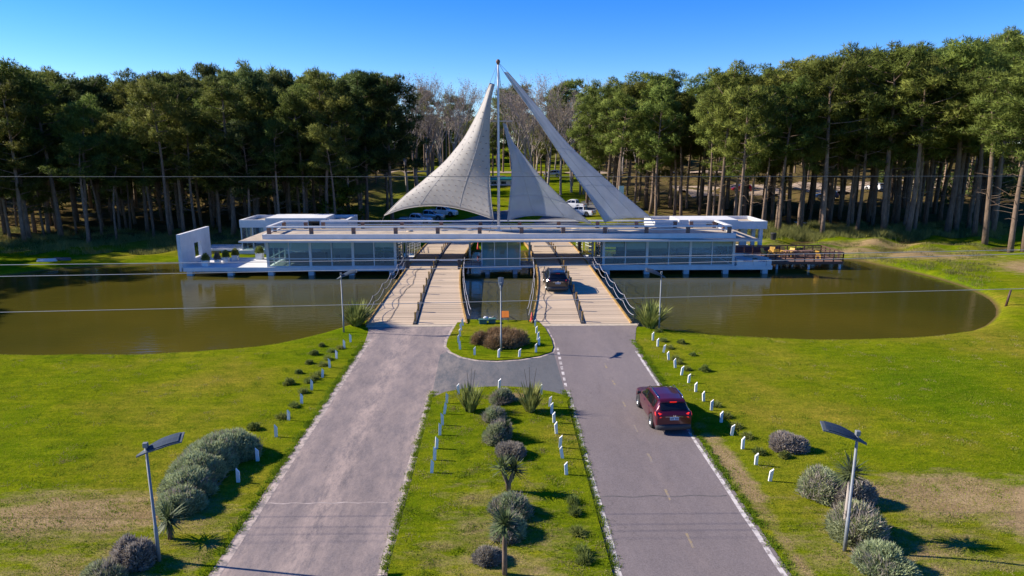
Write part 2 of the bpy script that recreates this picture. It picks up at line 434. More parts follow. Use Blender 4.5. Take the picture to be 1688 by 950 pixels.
def ground_mat():
    m, nt, b, N, L = new_mat('lawn_and_forest_floor')
    v = coords(N, L, 'Object')
    big = nnode(N, 'ShaderNodeTexNoise', Scale=0.10, Detail=5.0, Roughness=0.6); L.new(v, big.inputs['Vector'])
    mid = nnode(N, 'ShaderNodeTexNoise', Scale=1.1, Detail=6.0, Roughness=0.7); L.new(coords(N, L, 'Object', (0.6, 1.6, 1)), mid.inputs['Vector'])
    fine = nnode(N, 'ShaderNodeTexNoise', Scale=14.0, Detail=4.0, Roughness=0.8); L.new(v, fine.inputs['Vector'])
    c1 = ramp(N, [(0.34, (0.096, 0.162, 0.004)), (0.5, (0.160, 0.200, 0.006)), (0.66, (0.232, 0.208, 0.022))]); L.new(big.outputs[0], c1.inputs[0])
    c2 = ramp(N, [(0.3, (0.55, 0.66, 0.6)), (0.72, (1.34, 1.2, 1.3))]); L.new(mid.outputs[0], c2.inputs[0])
    c3 = ramp(N, [(0.25, (0.42, 0.46, 0.4)), (0.75, (1.5, 1.45, 1.4))]); L.new(fine.outputs[0], c3.inputs[0])
    def mul(a, bb):
        mu = N.new('ShaderNodeMix'); mu.data_type = 'RGBA'; mu.blend_type = 'MULTIPLY'; mu.inputs[0].default_value = 1
        L.new(a, mu.inputs[6]); L.new(bb, mu.inputs[7]); return mu.outputs[2]
    m2 = nnode(N, 'ShaderNodeTexNoise', Scale=4.5, Detail=5.0, Roughness=0.75); L.new(v, m2.inputs['Vector'])
    c4 = ramp(N, [(0.32, (0.70, 0.80, 0.7)), (0.5, (1.0, 1.0, 1.0)), (0.70, (1.3, 1.15, 1.4))]); L.new(m2.outputs[0], c4.inputs[0])
    grass = mul(mul(mul(c1.outputs[0], c2.outputs[0]), c3.outputs[0]), c4.outputs[0])
    # bare sandy soil at surveyed places, with ragged noise edges
    sand = ramp(N, [(0.3, (0.25, 0.160, 0.092)), (0.7, (0.42, 0.29, 0.18))]); L.new(mid.outputs[0], sand.inputs[0])
    sandc = mul(sand.outputs[0], c3.outputs[0])
    patches = [((-15.2, 22.5), (6.5, 2.0), 0.66), ((-19.5, 22.0), (5.5, 2.2), 0.60), ((17.2, 23.2), (4.2, 2.0), 0.80), ((20.5, 22.0), (5.0, 2.6), 0.74), ((9.55, 25.5), (0.6, 4.5), 0.75), ((9.5, 19.0), (0.45, 4.0), 0.5),
               ((44, 82), (14, 3.5), 0.55), ((58, 68), (6, 8), 0.75), ((50, 79), (12, 4.5), 0.6), ((32, 90), (7, 3.0), 0.5), ((-9.6, 19.5), (0.6, 5), 0.4), ((0.4, 33.6), (1.4, 0.6), 0.8), ((-40, 96), (25, 5), 0.45), ((48, 88), (16, 3), 0.6), ((-12.4, 24.6), (0.9, 0.5), 0.8), ((0, 19), (4, 8), 0.40), ((-13, 19), (6, 4.5), 0.42), ((13, 19.5), (6, 5), 0.42)]
    acc = None
    for (cx, cy), (rx, ry), w in patches:
        mp = N.new('ShaderNodeMapping'); mp.inputs['Location'].default_value = (-cx/rx, -cy/ry, 0); mp.inputs['Scale'].default_value = (1/rx, 1/ry, 0)
        tc = N.new('ShaderNodeTexCoord'); L.new(tc.outputs['Object'], mp.inputs[0])
        ln = N.new('ShaderNodeVectorMath'); ln.operation = 'LENGTH'; L.new(mp.outputs[0], ln.inputs[0])
        mr = N.new('ShaderNodeMapRange'); mr.inputs[1].default_value = 1.5; mr.inputs[2].default_value = 0.0; mr.inputs[3].default_value = 0; mr.inputs[4].default_value = w
        L.new(ln.outputs['Value'], mr.inputs[0])
        if acc is None: acc = mr.outputs[0]
        else:
            mxn = N.new('ShaderNodeMath'); mxn.operation = 'MAXIMUM'; L.new(acc, mxn.inputs[0]); L.new(mr.outputs[0], mxn.inputs[1]); acc = mxn.outputs[0]
    mn = nnode(N, 'ShaderNodeTexNoise', Scale=0.9, Detail=8.0, Roughness=0.75); L.new(coords(N, L, 'Object', (0.7, 1.5, 1)), mn.inputs['Vector'])
    ad = N.new('ShaderNodeMath'); ad.operation = 'ADD'; L.new(acc, ad.inputs[0]); L.new(mn.outputs[0], ad.inputs[1])
    ms = ramp(N, [(0.72, (0,0,0)), (1.06, (0.85,)*3)]); L.new(ad.outputs[0], ms.inputs[0])
    mix = N.new('ShaderNodeMix'); mix.data_type = 'RGBA'; L.new(ms.outputs[0], mix.inputs[0]); L.new(grass, mix.inputs[6]); L.new(sandc, mix.inputs[7])
    # needle litter under the pines (beyond the pond)
    lit = ramp(N, [(0.35, (0.075, 0.080, 0.018)), (0.6, (0.16, 0.105, 0.055))]); L.new(mid.outputs[0], lit.inputs[0])
    litc = mul(lit.outputs[0], c3.outputs[0])
    sx = N.new('ShaderNodeSeparateXYZ'); L.new(v, sx.inputs[0])
    ab = N.new('ShaderNodeMath'); ab.operation = 'ABSOLUTE'; L.new(sx.outputs[0], ab.inputs[0])
    my = N.new('ShaderNodeMapRange'); my.inputs[1].default_value = 84; my.inputs[2].default_value = 97
    xr_ = N.new('ShaderNodeMapRange'); xr_.inputs[1].default_value = -5; xr_.inputs[2].default_value = 15; xr_.inputs[3].default_value = 0; xr_.inputs[4].default_value = -12; L.new(sx.outputs[0], xr_.inputs[0])
    ya_ = N.new('ShaderNodeMath'); ya_.operation = 'ADD'; L.new(sx.outputs[1], ya_.inputs[0]); L.new(xr_.outputs[0], ya_.inputs[1]); L.new(ya_.outputs[0], my.inputs[0])
    mxx = N.new('ShaderNodeMapRange'); mxx.inputs[1].default_value = 14; mxx.inputs[2].default_value = 30; L.new(ab.outputs[0], mxx.inputs[0])
    pr = N.new('ShaderNodeMath'); pr.operation = 'MULTIPLY'; L.new(my.outputs[0], pr.inputs[0]); L.new(mxx.outputs[0], pr.inputs[1])
    mix2 = N.new('ShaderNodeMix'); mix2.data_type = 'RGBA'; L.new(pr.outputs[0], mix2.inputs[0]); L.new(mix.outputs[2], mix2.inputs[6]); L.new(litc, mix2.inputs[7])
    # wet mud below the waterline band
    mz = N.new('ShaderNodeMapRange'); mz.inputs[1].default_value = -0.22; mz.inputs[2].default_value = -0.40; L.new(sx.outputs[2], mz.inputs[0])
    mix3 = N.new('ShaderNodeMix'); mix3.data_type = 'RGBA'; L.new(mz.outputs[0], mix3.inputs[0]); L.new(mix2.outputs[2], mix3.inputs[6]); mix3.inputs[7].default_value = (0.10, 0.07, 0.03, 1)
    L.new(mix3.outputs[2], b.inputs['Base Color'])
    b.inputs['Roughness'].default_value = 1.0; b.inputs['Specular IOR Level'].default_value = 0.0
    bp = nnode(N, 'ShaderNodeBump', Strength=0.7, Distance=0.05); L.new(fine.outputs[0], bp.inputs['Height']); L.new(bp.outputs[0], b.inputs['Normal'])
    return m
GROUND = ground_mat()
def water_mat():
    m, nt, b, N, L = new_mat('murky_pond_water')
    v = coords(N, L, 'Object', (1, 1.0, 1))
    nz = nnode(N, 'ShaderNodeTexNoise', Scale=0.06, Detail=3.0); L.new(v, nz.inputs['Vector'])
    rp = ramp(N, [(0.35, (0.052, 0.050, 0.008)), (0.65, (0.086, 0.070, 0.009))]); L.new(nz.outputs[0], rp.inputs[0])
    L.new(rp.outputs[0], b.inputs['Base Color'])
    b.inputs['Roughness'].default_value = 0.07; b.inputs['IOR'].default_value = 1.33
    r1 = nnode(N, 'ShaderNodeTexNoise', Scale=1.6, Detail=4.0, Roughness=0.55); L.new(coords(N, L, 'Object', (0.55, 1.5, 1)), r1.inputs['Vector'])
    bp = nnode(N, 'ShaderNodeBump', Strength=0.16, Distance=0.10); L.new(r1.outputs[0], bp.inputs['Height']); L.new(bp.outputs[0], b.inputs['Normal'])
    return m
WATER = water_mat()

# ------------------------------------------------------------------ terrain with the pond basin
WZ = -0.42
shore_px = [(-420,572),(-200,583),(0,588),(120,590),(250,588),(400,578),(480,567),(545,549),(580,536),(612,529)]
shore = [G(x, y, WZ) for x, y in shore_px]
shore += [Vector((-6, 49.6, 0)), Vector((-2.2, 49.8, 0)), Vector((2.6, 49.8, 0)), Vector((6, 49.6, 0)), Vector((10.2, 48.6, 0))]
shore += [G(x, y, WZ) for x, y in [(1092,546),(1150,553),(1200,558),(1300,563.5),(1450,563),(1550,557),(1610,546),(1640,527),(1645,508),(1625,488),(1570,466),(1500,448),(1440,436),(1408,429)]]
shore += [Vector(p) for p in [(36, 78.5, 0), (26, 81, 0), (12, 85, 0), (-12, 85, 0), (-24, 80, 0), (-34, 77.5, 0)]]
shore += [G(x, y, WZ) for x, y in [(220,438),(100,443),(0,457),(-180,470),(-420,490)]]
SH = np.array([[p.x, p.y] for p in shore])
# round the corners (Chaikin)
for _ in range(2):
    nx = np.roll(SH, -1, axis=0)
    SH = np.stack([0.75*SH+0.25*nx, 0.25*SH+0.75*nx], 1).reshape(-1, 2)
def shore_sd(X, Y):
    P = np.stack([X.ravel(), Y.ravel()], 1)
    a = SH; b = np.roll(SH, -1, axis=0)
    best = np.full(len(P), 1e9); inside = np.zeros(len(P), bool)
    for i in range(len(a)):
        ab = b[i]-a[i]; ap = P-a[i]
        t = np.clip((ap@ab)/max(ab@ab, 1e-9), 0, 1)
        d = np.hypot(*(ap - t[:,None]*ab).T)
        best = np.minimum(best, d)
        cond = (a[i,1] > P[:,1]) != (b[i,1] > P[:,1])
        xi = a[i,0] + (P[:,1]-a[i,1])/(b[i,1]-a[i,1]+1e-12)*ab[0]
        inside ^= cond & (P[:,0] < xi)
    return np.where(inside, best, -best).reshape(X.shape)
def rise(X, Y):
    t = np.clip((Y-104)/95, 0, 1)
    return 5.6*t*t*(3-2*t) + np.clip((Y-199)*0.02, 0, 6)
def wobble(X, Y):
    w = 0.10*np.sin(X*0.31+1.3)*np.sin(Y*0.27) + 0.07*np.sin(X*0.83+Y*0.4) + 0.05*np.sin(Y*1.1-X*0.5)
    fade = np.clip((np.abs(X)-10.5)/5, 0, 1)
    far = np.clip((Y-76)/8, 0, 1)*np.clip((np.abs(X)-13)/8, 0, 1)
    return w*fade*0.5 + far*(0.35*np.sin(X*0.4+0.7)*np.sin(Y*0.5) + 0.2*np.sin(X*0.9-Y*0.7))
def height(X, Y):
    X = np.asarray(X, float); Y = np.asarray(Y, float)
    sd = shore_sd(X, Y)
    bank = 1.0 + 2.0*np.clip((Y-70)/6, 0, 1)
    t = np.clip((sd+bank)/bank, 0, 1)
    base = rise(X, Y) + wobble(X, Y)*(1-t)
    zb = base*(1-t) + (WZ)*(t*t*(1.6-0.6*t))
    return np.where(sd > 0, WZ - np.minimum(1.3, 0.35*sd), zb)
def HZ(x, y): return float(height(np.array([[x]]), np.array([[y]]))[0, 0])
def axis_coords(lo, d0, d1, hi, step):
    core = np.arange(d0, d1+1e-6, step)
    out = []; s = step; x = d1
    while x < hi: s *= 1.35; x += s; out.append(x)
    neg = []; s = step; x = d0
    while x > lo: s *= 1.35; x -= s; neg.append(x)
    return np.array(neg[::-1] + list(core) + out)
gx = axis_coords(-900, -66, 66, 900, 0.55); gy = axis_coords(-120, 14, 112, 1400, 0.55)
GX, GY = np.meshgrid(gx, gy)
GZ = height(GX, GY)
nv = GX.size
me = bpy.data.meshes.new('lawn')
verts = np.stack([GX, GY, GZ], -1).reshape(-1, 3)
nr, nc = GX.shape
idx = np.arange(nv).reshape(nr, nc)
faces = np.stack([idx[:-1,:-1], idx[:-1,1:], idx[1:,1:], idx[1:,:-1]], -1).reshape(-1, 4)
me.vertices.add(nv); me.vertices.foreach_set('co', verts.astype(np.float32).ravel())
me.loops.add(faces.size); me.polygons.add(len(faces))
me.loops.foreach_set('vertex_index', faces.astype(np.int32).ravel())
me.polygons.foreach_set('loop_start', np.arange(0, faces.size, 4, dtype=np.int32)); me.polygons.foreach_set('loop_total', np.full(len(faces), 4, dtype=np.int32))
me.polygons.foreach_set('use_smooth', np.ones(len(faces), bool))
me.materials.append(GROUND); me.update(calc_edges=True)
tag(link_mesh('ground', me), 'green lawn, pond bank and pine forest floor', None, kind='structure')

wb = MB(); wb.poly([(p[0]*1.0, p[1], WZ) for p in [(-150, 40), (80, 40), (80, 92), (-150, 92)]])
tag(wb.build('pond_water', WATER), 'still murky olive brown pond water', None, kind='structure')

# ------------------------------------------------------------------ roads, islands, markings
def sheet(name, pts, z, mat, label, skirt=0.0, kind='structure'):
    b = MB(); pts = [(p[0], p[1]) for p in pts]
    b.poly([(x, y, z) for x, y in pts])
    if skirt:
        for (a, c) in zip(pts, pts[1:]+pts[:1]):
            b.quad((a[0],a[1],z-skirt), (c[0],c[1],z-skirt), (c[0],c[1],z), (a[0],a[1],z))
    o = b.build(name, mat)
    tag(o, label, None, kind=kind)
    return o
ROAD_IN, ROAD_OUT = 3.67, 8.95
road = [(-8.95,-40),(8.95,-40),(8.95,40),(9.15,44),(9.8,47),(10.3,48.42),(-9.6,48.42),(-9.2,46.5),(-8.95,44)]
sheet('road', road, 0.015, ASPHALT, 'worn grey asphalt of the two entrance carriageways')
# median island and round island in front of the bridges: raised grass with a low kerb
med_px = [(712,658),(733.5,648),(768.6,642),(800,639.5),(827,638.5),(850,639.5),(873.7,641.5),(912.7,648),(940,657)]
med = [(p.x, p.y) for p in (G(x, y) for x, y in med_px)]
med = [(-3.45,-40)] + [(-3.45, med[0][1]-0.6)] + med[0:] + [(3.45, med[-1][1]-0.6), (3.45,-40)]
isl_px = [(771.7,528),(754,533),(746.4,545.7),(737.6,562),(736,572),(744,581),(761.6,589),(787,594),(818,595.6),(856,593),(888,588),(909,581),(912,573.5),(909,561),(899,543),(887,530)]
isl = [(p.x, p.y) for p in (G(x, y) for x, y in isl_px)]
def island(name, outline, label, step=0.5):
    o2 = np.array(outline)
    xs = np.arange(o2[:,0].min(), o2[:,0].max()+step, step); ys = np.arange(max(o2[:,1].min(), 8), o2[:,1].max()+step, step)
    b = MB()
    n = len(outline)
    cx, cy = o2.mean(0)
    b.poly([(x, y, 0.07) for x, y in outline])
    for i in range(n):
        a, c = outline[i], outline[(i+1) % n]
        b.quad((a[0],a[1],-0.5), (c[0],c[1],-0.5), (c[0],c[1],0.07), (a[0],a[1],0.07))
    o = b.build(name, GROUND); tag(o, label, None, kind='structure'); return o
island('median_island', med, 'long grass median between the two carriageways')
island('round_island', isl, 'rounded grass island in front of the two bridges')
def strip(pts, w, z, n_sub=1):
    b = MB(); pts = [Vector((p[0], p[1], 0)) for p in pts]
    L_, R_ = [], []
    for i, p in enumerate(pts):
        t = (pts[min(i+1, len(pts)-1)] - pts[max(i-1, 0)]).normalized(); nrm = Vector((-t.y, t.x, 0))
        ww = w*(0.85+0.3*random.random())
        L_.append((p.x+nrm.x*ww/2, p.y+nrm.y*ww/2, z)); R_.append((p.x-nrm.x*ww/2, p.y-nrm.y*ww/2, z))
    for i in range(len(pts)-1): b.quad(R_[i], R_[i+1], L_[i+1], L_[i])
    return b
def line_pts(x, y0, y1, step=1.2): 
    n = max(2, int((y1-y0)/step)); return [(x + (random.random()-0.5)*0.03, y0+(y1-y0)*i/n) for i in range(n+1)]
def marking(name, b, mat, label): return tag(b.build(name, mat), label, None, kind='structure')
marking('edge_line', strip(line_pts(8.72, -40, 41.5), 0.16, 0.019), LINE_WHITE, 'white edge line beside the right lawn')
marking('edge_line', strip(line_pts(3.66, -40, 34.6), 0.17, 0.020), LINE_WHITE, 'white edge line right of the median')
marking('edge_line', strip(line_pts(-3.68, -40, 34.2), 0.20, 0.020), LINE_SANDY, 'sandy white edge line left of the median')
marking('edge_line', strip(line_pts(-8.72, -40, 44.5), 0.26, 0.019), LINE_SANDY, 'sandy white edge strip beside the left lawn')
rim = [(x*1.0 + (x-0)*0.03, y+(y-44.5)*0.03) for x, y in isl[1:-1]]
marking('edge_line', strip(rim, 0.18, 0.019), LINE_SANDY, 'sandy rim round the rounded island')
for i in range(8):                                  # white dashes between the islands on the right side
    y = 35.2 + i*0.95
    marking('lane_dash', strip([(3.62+0.02*i, y), (3.64+0.02*i, y+0.55)], 0.15, 0.019), LINE_WHITE, 'white dash of the broken line at the median gap')
for i in range(16):                                 # yellow centre dashes
    y = 13.9 + i*3.05
    if y > 40: break
    marking('lane_dash', strip([(6.34, y), (6.34, y+0.85)], 0.10, 0.019), LINE_YELLOW, 'worn yellow dash on the right carriageway')
marking('road_joint', strip([(3.8+0.25*i, 23.35+0.05*math.sin(i)) for i in range(20)], 0.06, 0.018), simple('tar_joint', (0.10,0.09,0.088), 0.9, var=0.4), 'dark tar joint across the right carriageway')
marking('road_joint', strip([(-8.7+0.25*i, 23.1+0.04*math.sin(i*1.7)) for i in range(20)], 0.07, 0.0185), simple('pale_joint', (0.34,0.28,0.25), 0.9, var=0.4), 'pale joint across the left carriageway')

PATCHED = asphalt_mat('patched_dark_asphalt', (0.095, 0.10, 0.105), (0.30, 0.25, 0.21), 2)
sheet('road_patch', [(-3.55, 33.8), (3.5, 33.8), (3.45, 41.0), (3.2, 42), (-3.2, 42), (-3.7, 41.0)], 0.017, PATCHED, 'mottled dark asphalt patch joining the carriageways between the islands')

# far roads and parking behind the gatehouse
def far_road(name, pts, w, mat, label):
    b = MB(); P = [Vector((p[0], p[1], 0)) for p in pts]; rows = []
    # resample
    Q = []
    for a, c in zip(P[:-1], P[1:]):
        n = max(1, int((c-a).length/3)); Q += [a.lerp(c, i/n) for i in range(n)]
    Q.append(P[-1])
    for i, p in enumerate(Q):
        t = (Q[min(i+1, len(Q)-1)]-Q[max(i-1, 0)]).normalized(); nrm = Vector((-t.y, t.x, 0))
        row = []
        for k in range(7):
            q = p + nrm*(k/6-0.5)*w; row.append((q.x, q.y, HZ(q.x, q.y)+0.06))
        rows.append(row)
    b.grid([r_[::-1] for r_ in rows]); return tag(b.build(name, mat), label, None, kind='structure')
far_road('road', [(-6.3, 90.5), (-6, 100), (-4, 112), (2, 122), (12, 130), (26, 138)], 7.5, ASPHALT_FAR, 'grey road curving away behind the left bridge')
far_road('road', [(6.4, 90.5), (7, 98), (9, 110), (12, 122), (18, 131)], 7.0, ASPHALT_FAR, 'grey road leaving the right bridge into the wood')
far_road('path', [(-60, 188), (-10, 186), (30, 184), (70, 186)], 5.0, simple('sandy_track', (0.36,0.27,0.19), 0.95, var=0.25), 'pale sandy track crossing far behind the bare trees')
far_road('path', [(40, 150), (62, 152), (85, 156), (120, 165)], 14.0, MATS['sandy_track'], 'sandy clearing inside the right wood')

# ------------------------------------------------------------------ gatehouse over the pond
FZ, CZ = 0.45, 3.15                    # floor and ceiling
def pane(parent, x0, x1, y, z0, z1, mat=None, name='pane', axis='x'):
    b = MB()
    if axis == 'x': b.box(x0, x1, y-0.012, y+0.012, z0, z1)
    else: b.box(y-0.012, y+0.012, x0, x1, z0, z1)
    return b.build(name, mat or GLASS, parent)
def bar(parent, name, x0, x1, y0, y1, z0, z1, mat=None, bevel=0):
    return MB().box(x0, x1, y0, y1, z0, z1).build(name, mat or MULLION, parent, bevel=bevel)

def glass_pavilion(x0, x1, label, terrace):
    p = empty('glass_pavilion', ((x0+x1)/2, 70, WZ-0.6), 0, label, 'pavilion')
    inv = Matrix.Translation((-(x0+x1)/2, -70, -(WZ-0.6)))
    kids = []
    def K(o): kids.append(o); return o
    y0, y1 = 70.0, 75.6
    tx0, tx1 = terrace
    K(bar(p, 'floor_slab', tx0, tx1, 69.75, 76.0, FZ-0.42, FZ-0.004, WHITE))
    K(bar(p, 'interior_floor', x0+0.1, x1-0.1, y0+0.1, y1-0.1, FZ-0.002, FZ+0.012, INT_FLOOR))
    n = 6; w = (x1-x0)/n
    for i in range(n+1):                                # front and back mullions
        x = x0 + i*w; th = 0.13 if i % 2 == 0 else 0.05
        K(bar(p, 'mullion', x-th, x+th if i < n else x+th, y0-0.07, y0+0.07, FZ, CZ))
        K(bar(p, 'mullion', x-th*0.7, x+th*0.7, y1-0.05, y1+0.05, FZ, CZ))
    K(bar(p, 'transom', x0, x1, y0-0.05, y0+0.05, FZ+0.80, FZ+0.90)); K(bar(p, 'transom', x0, x1, y1-0.05, y1+0.05, FZ+0.80, FZ+0.90))
    K(bar(p, 'sill', x0-0.15, x1+0.15, y0-0.09, y0+0.085, FZ, FZ+0.10)); 
    for i in range(n):
        xa, xb = x0+i*w+0.05, x0+(i+1)*w-0.05
        for (za, zb) in ((FZ+0.1, FZ+0.8), (FZ+0.9, CZ)):
            K(pane(p, xa, xb, y0, za, zb)); K(pane(p, xa, xb, y1, za, zb))
        dz = [0.75, 0.95, 0.9, 0.8, 0.85, 0.7][i]
        if not (x0 < 0 and i == 4): K(bar(p, 'roller_blind', xa+0.1, xb-0.1, y0+0.16, y0+0.19, CZ-dz, CZ-0.05, BLIND))
    for xs in (x0, x1):
        for k in range(3):
            ya, yb = y0+0.1+k*1.83, y0+0.1+(k+1)*1.83-0.06
            for (za, zb) in ((FZ+0.1, FZ+0.8), (FZ+0.9, CZ)):
                K(pane(p, ya, yb, xs, za, zb, axis='y'))
            K(MB().box(xs-0.05, xs+0.05, yb, yb+0.06, FZ, CZ).build('mullion', MULLION, p))
        K(MB().box(xs-0.045, xs+0.045, y0+0.07, y1-0.05, FZ+0.80, FZ+0.90).build('transom', MULLION, p))
    # interior: service core, counter, shelving, table and seats seen through the glass
    mx = (x0+x1)/2
    K(bar(p, 'core_wall', mx-2.2 if x0 < 0 else mx-4.6, mx+3.6 if x0 < 0 else mx+1.2, 74.2, 75.2, FZ+0.013, CZ-0.01, INTERIOR))
    K(bar(p, 'counter', mx-5.0, mx-1.2, 72.4, 73.0, FZ+0.013, FZ+1.05, INT_DARK))
    K(bar(p, 'counter', mx+1.0, mx+4.6, 72.2, 72.8, FZ+0.013, FZ+0.8, INT_DARK))
    for k in range(5):
        xx = x0+1.3+k*2.6
        s_ = MB(); s_.box(xx, xx+0.5, 71.2, 71.7, FZ+0.42, FZ+0.48); s_.box(xx, xx+0.5, 71.66, 71.7, FZ+0.48, FZ+0.95)
        for (a, b_) in ((0,0),(0.45,0),(0,0.45),(0.45,0.45)): s_.box(xx+a, xx+a+0.04, 71.2+b_, 71.24+b_, FZ+0.013, FZ+0.42)
        K(s_.build('inside_chair', INT_DARK, p))
    nb = max(4, int((tx1-tx0)/4.4))
    for i in range(nb+1):
        x = tx0+0.7 + (tx1-tx0-1.4)*i/nb
        for y in (70.1, 75.2):
            K(MB().box(x-0.28, x+0.28, y-0.28, y+0.28, -1.9, FZ-0.425).build('pile', PILE, p))
    for o in kids: o.matrix_parent_inverse = inv
    return p
glass_pavilion(-23.8, -10.7, 'long glass walled pavilion on piles left of the left bridge', (-32.6, -10.4))
glass_pavilion(10.9, 24.5, 'long glass walled pavilion on piles right of the right bridge', (10.6, 28.6))

# centre booth
p = empty('toll_booth', (0.2, 70, WZ-0.6), 0, 'small glazed booth on piles between the two bridges', 'booth')
inv = Matrix.Translation((-0.2, -70, -(WZ-0.6)))
parts = [bar(p, 'floor_slab', -1.95, 2.35, 69.85, 74, FZ-0.35, FZ-0.01, WHITE)]
for i in range(4):
    x = -1.75+i*3.95/3; parts.append(bar(p, 'mullion', x-0.05, x+0.05, 69.95, 70.05, FZ, CZ))
    parts.append(bar(p, 'mullion', x-0.05, x+0.05, 73.75, 73.85, FZ, CZ))
for i in range(3):
    xa = -1.70+i*3.95/3; xb = xa+3.95/3-0.1
    for za, zb in ((FZ+0.02, FZ+0.75), (FZ+0.85, CZ)):
        parts.append(pane(p, xa, xb, 70.0, za, zb))
    parts.append(bar(p, 'roller_blind', xa, xb, 70.12, 70.15, FZ+0.05, CZ-0.03, simple('pale_blind', (0.40,0.45,0.46), 0.9, var=0.05)))
parts.append(bar(p, 'transom', -1.75, 2.2, 69.96, 70.04, FZ+0.75, FZ+0.85))
for xs in (-1.75, 2.2):
    parts.append(pane(p, 70.06, 73.74, xs, FZ+0.02, CZ, axis='y'))
for x in (-1.2, 1.7):
    for y in (70.3, 73.5): parts.append(MB().box(x-0.22, x+0.22, y-0.22, y+0.22, -1.9, FZ-0.352).build('pile', PILE, p))
for sx in (-1, 1):                                  # side walkways to the bridges
    xa, xb = (-3.75, -1.96) if sx < 0 else (2.36, 3.75)
    parts.append(bar(p, 'walkway', xa, xb, 70.3, 73.4, FZ-0.25, FZ+0.0, WHITE))
    rl = MB()
    for z in (FZ+0.35, FZ+0.65, FZ+0.95): rl.tube([(xa, 70.35, z), (xb, 70.35, z)], 0.02, 6)
    for x in (xa+0.03, (xa+xb)/2, xb-0.03): rl.tube([(x, 70.35, FZ), (x, 70.35, FZ+0.97)], 0.022, 6)
    parts.append(rl.build('railing', DARKSTEEL, p))
for o in parts: o.matrix_parent_inverse = inv

# roof terrace spanning pavilions and bridges
p = empty('roof_terrace', (0.2, 73, CZ), 0, 'long white flat roof terrace spanning pavilions and bridges', 'roof')
inv = Matrix.Translation((-0.2, -73, -CZ)); parts = []
parts.append(bar(p, 'eave_slab', -26.2, 26.8, 68.7, 77.0, CZ+0.004, CZ+0.17, simple('eave_white', (0.55,0.55,0.54), 0.7, var=0.06)))
parts.append(bar(p, 'eave_screed', -26.15, 26.75, 68.75, 76.95, CZ+0.172, CZ+0.19, CONCRETE))
parts.append(bar(p, 'fascia', -24.2, 24.6, 69.9, 70.1, CZ+0.19, CZ+0.68, WHITE))
parts.append(bar(p, 'fascia', -24.2, 24.6, 75.8, 76.0, CZ+0.19, CZ+0.68, WHITE))
parts.append(bar(p, 'fascia', -24.2, -24.0, 70.1, 75.8, CZ+0.19, CZ+0.68, WHITE)); parts.append(bar(p, 'fascia', 24.4, 24.6, 70.1, 75.8, CZ+0.19, CZ+0.68, WHITE))
parts.append(bar(p, 'roof_floor', -24.0, 24.4, 70.1, 75.8, CZ+0.195, CZ+0.60, CONCRETE))
RZ = CZ+1.40
def rail_run(xa, xb, y):
    parts.append(MB().box(xa, xb, y-0.17, y+0.17, RZ-0.08, RZ+0.06).build('handrail', WHITE_METAL, p))
    parts.append(MB().box(xa, xb, y-0.06, y+0.06, RZ-0.40, RZ-0.30).build('lower_rail', MULLION, p))
    n = max(1, int(abs(xb-xa)/4.1))
    for i in range(n+1):
        x = xa+0.25+(xb-xa-0.5)*i/n
        parts.append(MB().box(x-0.2, x+0.2, y-0.10, y+0.10, CZ+0.60, RZ-0.082).build('rail_post', BROWN, p))
rail_run(-23.9, 24.3, 70.45)
rail_run(-19.6, 19.9, 75.5); rail_run(-23.9, -21.0, 75.5); rail_run(21.2, 24.3, 75.5)
for x in (-23.73, 24.13):
    parts.append(MB().box(x-0.17, x+0.17, 70.63, 75.32, RZ-0.08, RZ+0.06).build('handrail', WHITE_METAL, p))
    parts.append(MB().box(x-0.12, x+0.12, 72.5, 72.8, CZ+0.60, RZ-0.082).build('rail_post', BROWN, p))
for x, y, s_ in ((-6, 73.5, 0.5), (-9.5, 72.8, 0.35), (6.2, 73, 0.45), (3.4, 74, 0.3), (-3.2, 73.6, 0.4), (8.3, 73.9, 0.5), (12.5, 73.2, 0.3)):   # roof lights / caps
    parts.append(MB().lathe([(0.01, 0.16), (s_*0.7, 0.14), (s_, 0.05), (s_, 0.0)], 14, c=(x, y, CZ+0.60)).build('roof_cap', simple('sandy_cap', (0.5,0.4,0.28), 0.9), p, smooth=True))
for i in range(14):                                   # columns under the roof at the bridge openings
    pass
for x in (-10.2, -3.2, 3.4, 10.4):
    parts.append(MB().box(x-0.11, x+0.11, 74.6, 74.82, -0.3, CZ+0.002).build('column', WHITE_METAL, p))
for o in parts: o.matrix_parent_inverse = inv

# left end terrace wall with window hole
p = empty('terrace_wall', (-32.45, 73.5, FZ), 0, 'tall white slab wall with square opening at left terrace end', 'wall')
wz0, wz1 = FZ-0.42, 3.85
xw0, xw1 = -32.85, -32.5
for (ya, yb, za, zb) in ((69.75, 72.9, wz0, wz1), (74.6, 77.0, wz0, wz1), (72.9, 74.6, wz0, 0.95), (72.9, 74.6, 2.55, wz1)):
    o = MB().box(xw0, xw1, ya, yb, za, zb).build('wall_panel', WHITE, p); o.matrix_parent_inverse = Matrix.Translation((32.45, -73.5, -FZ))

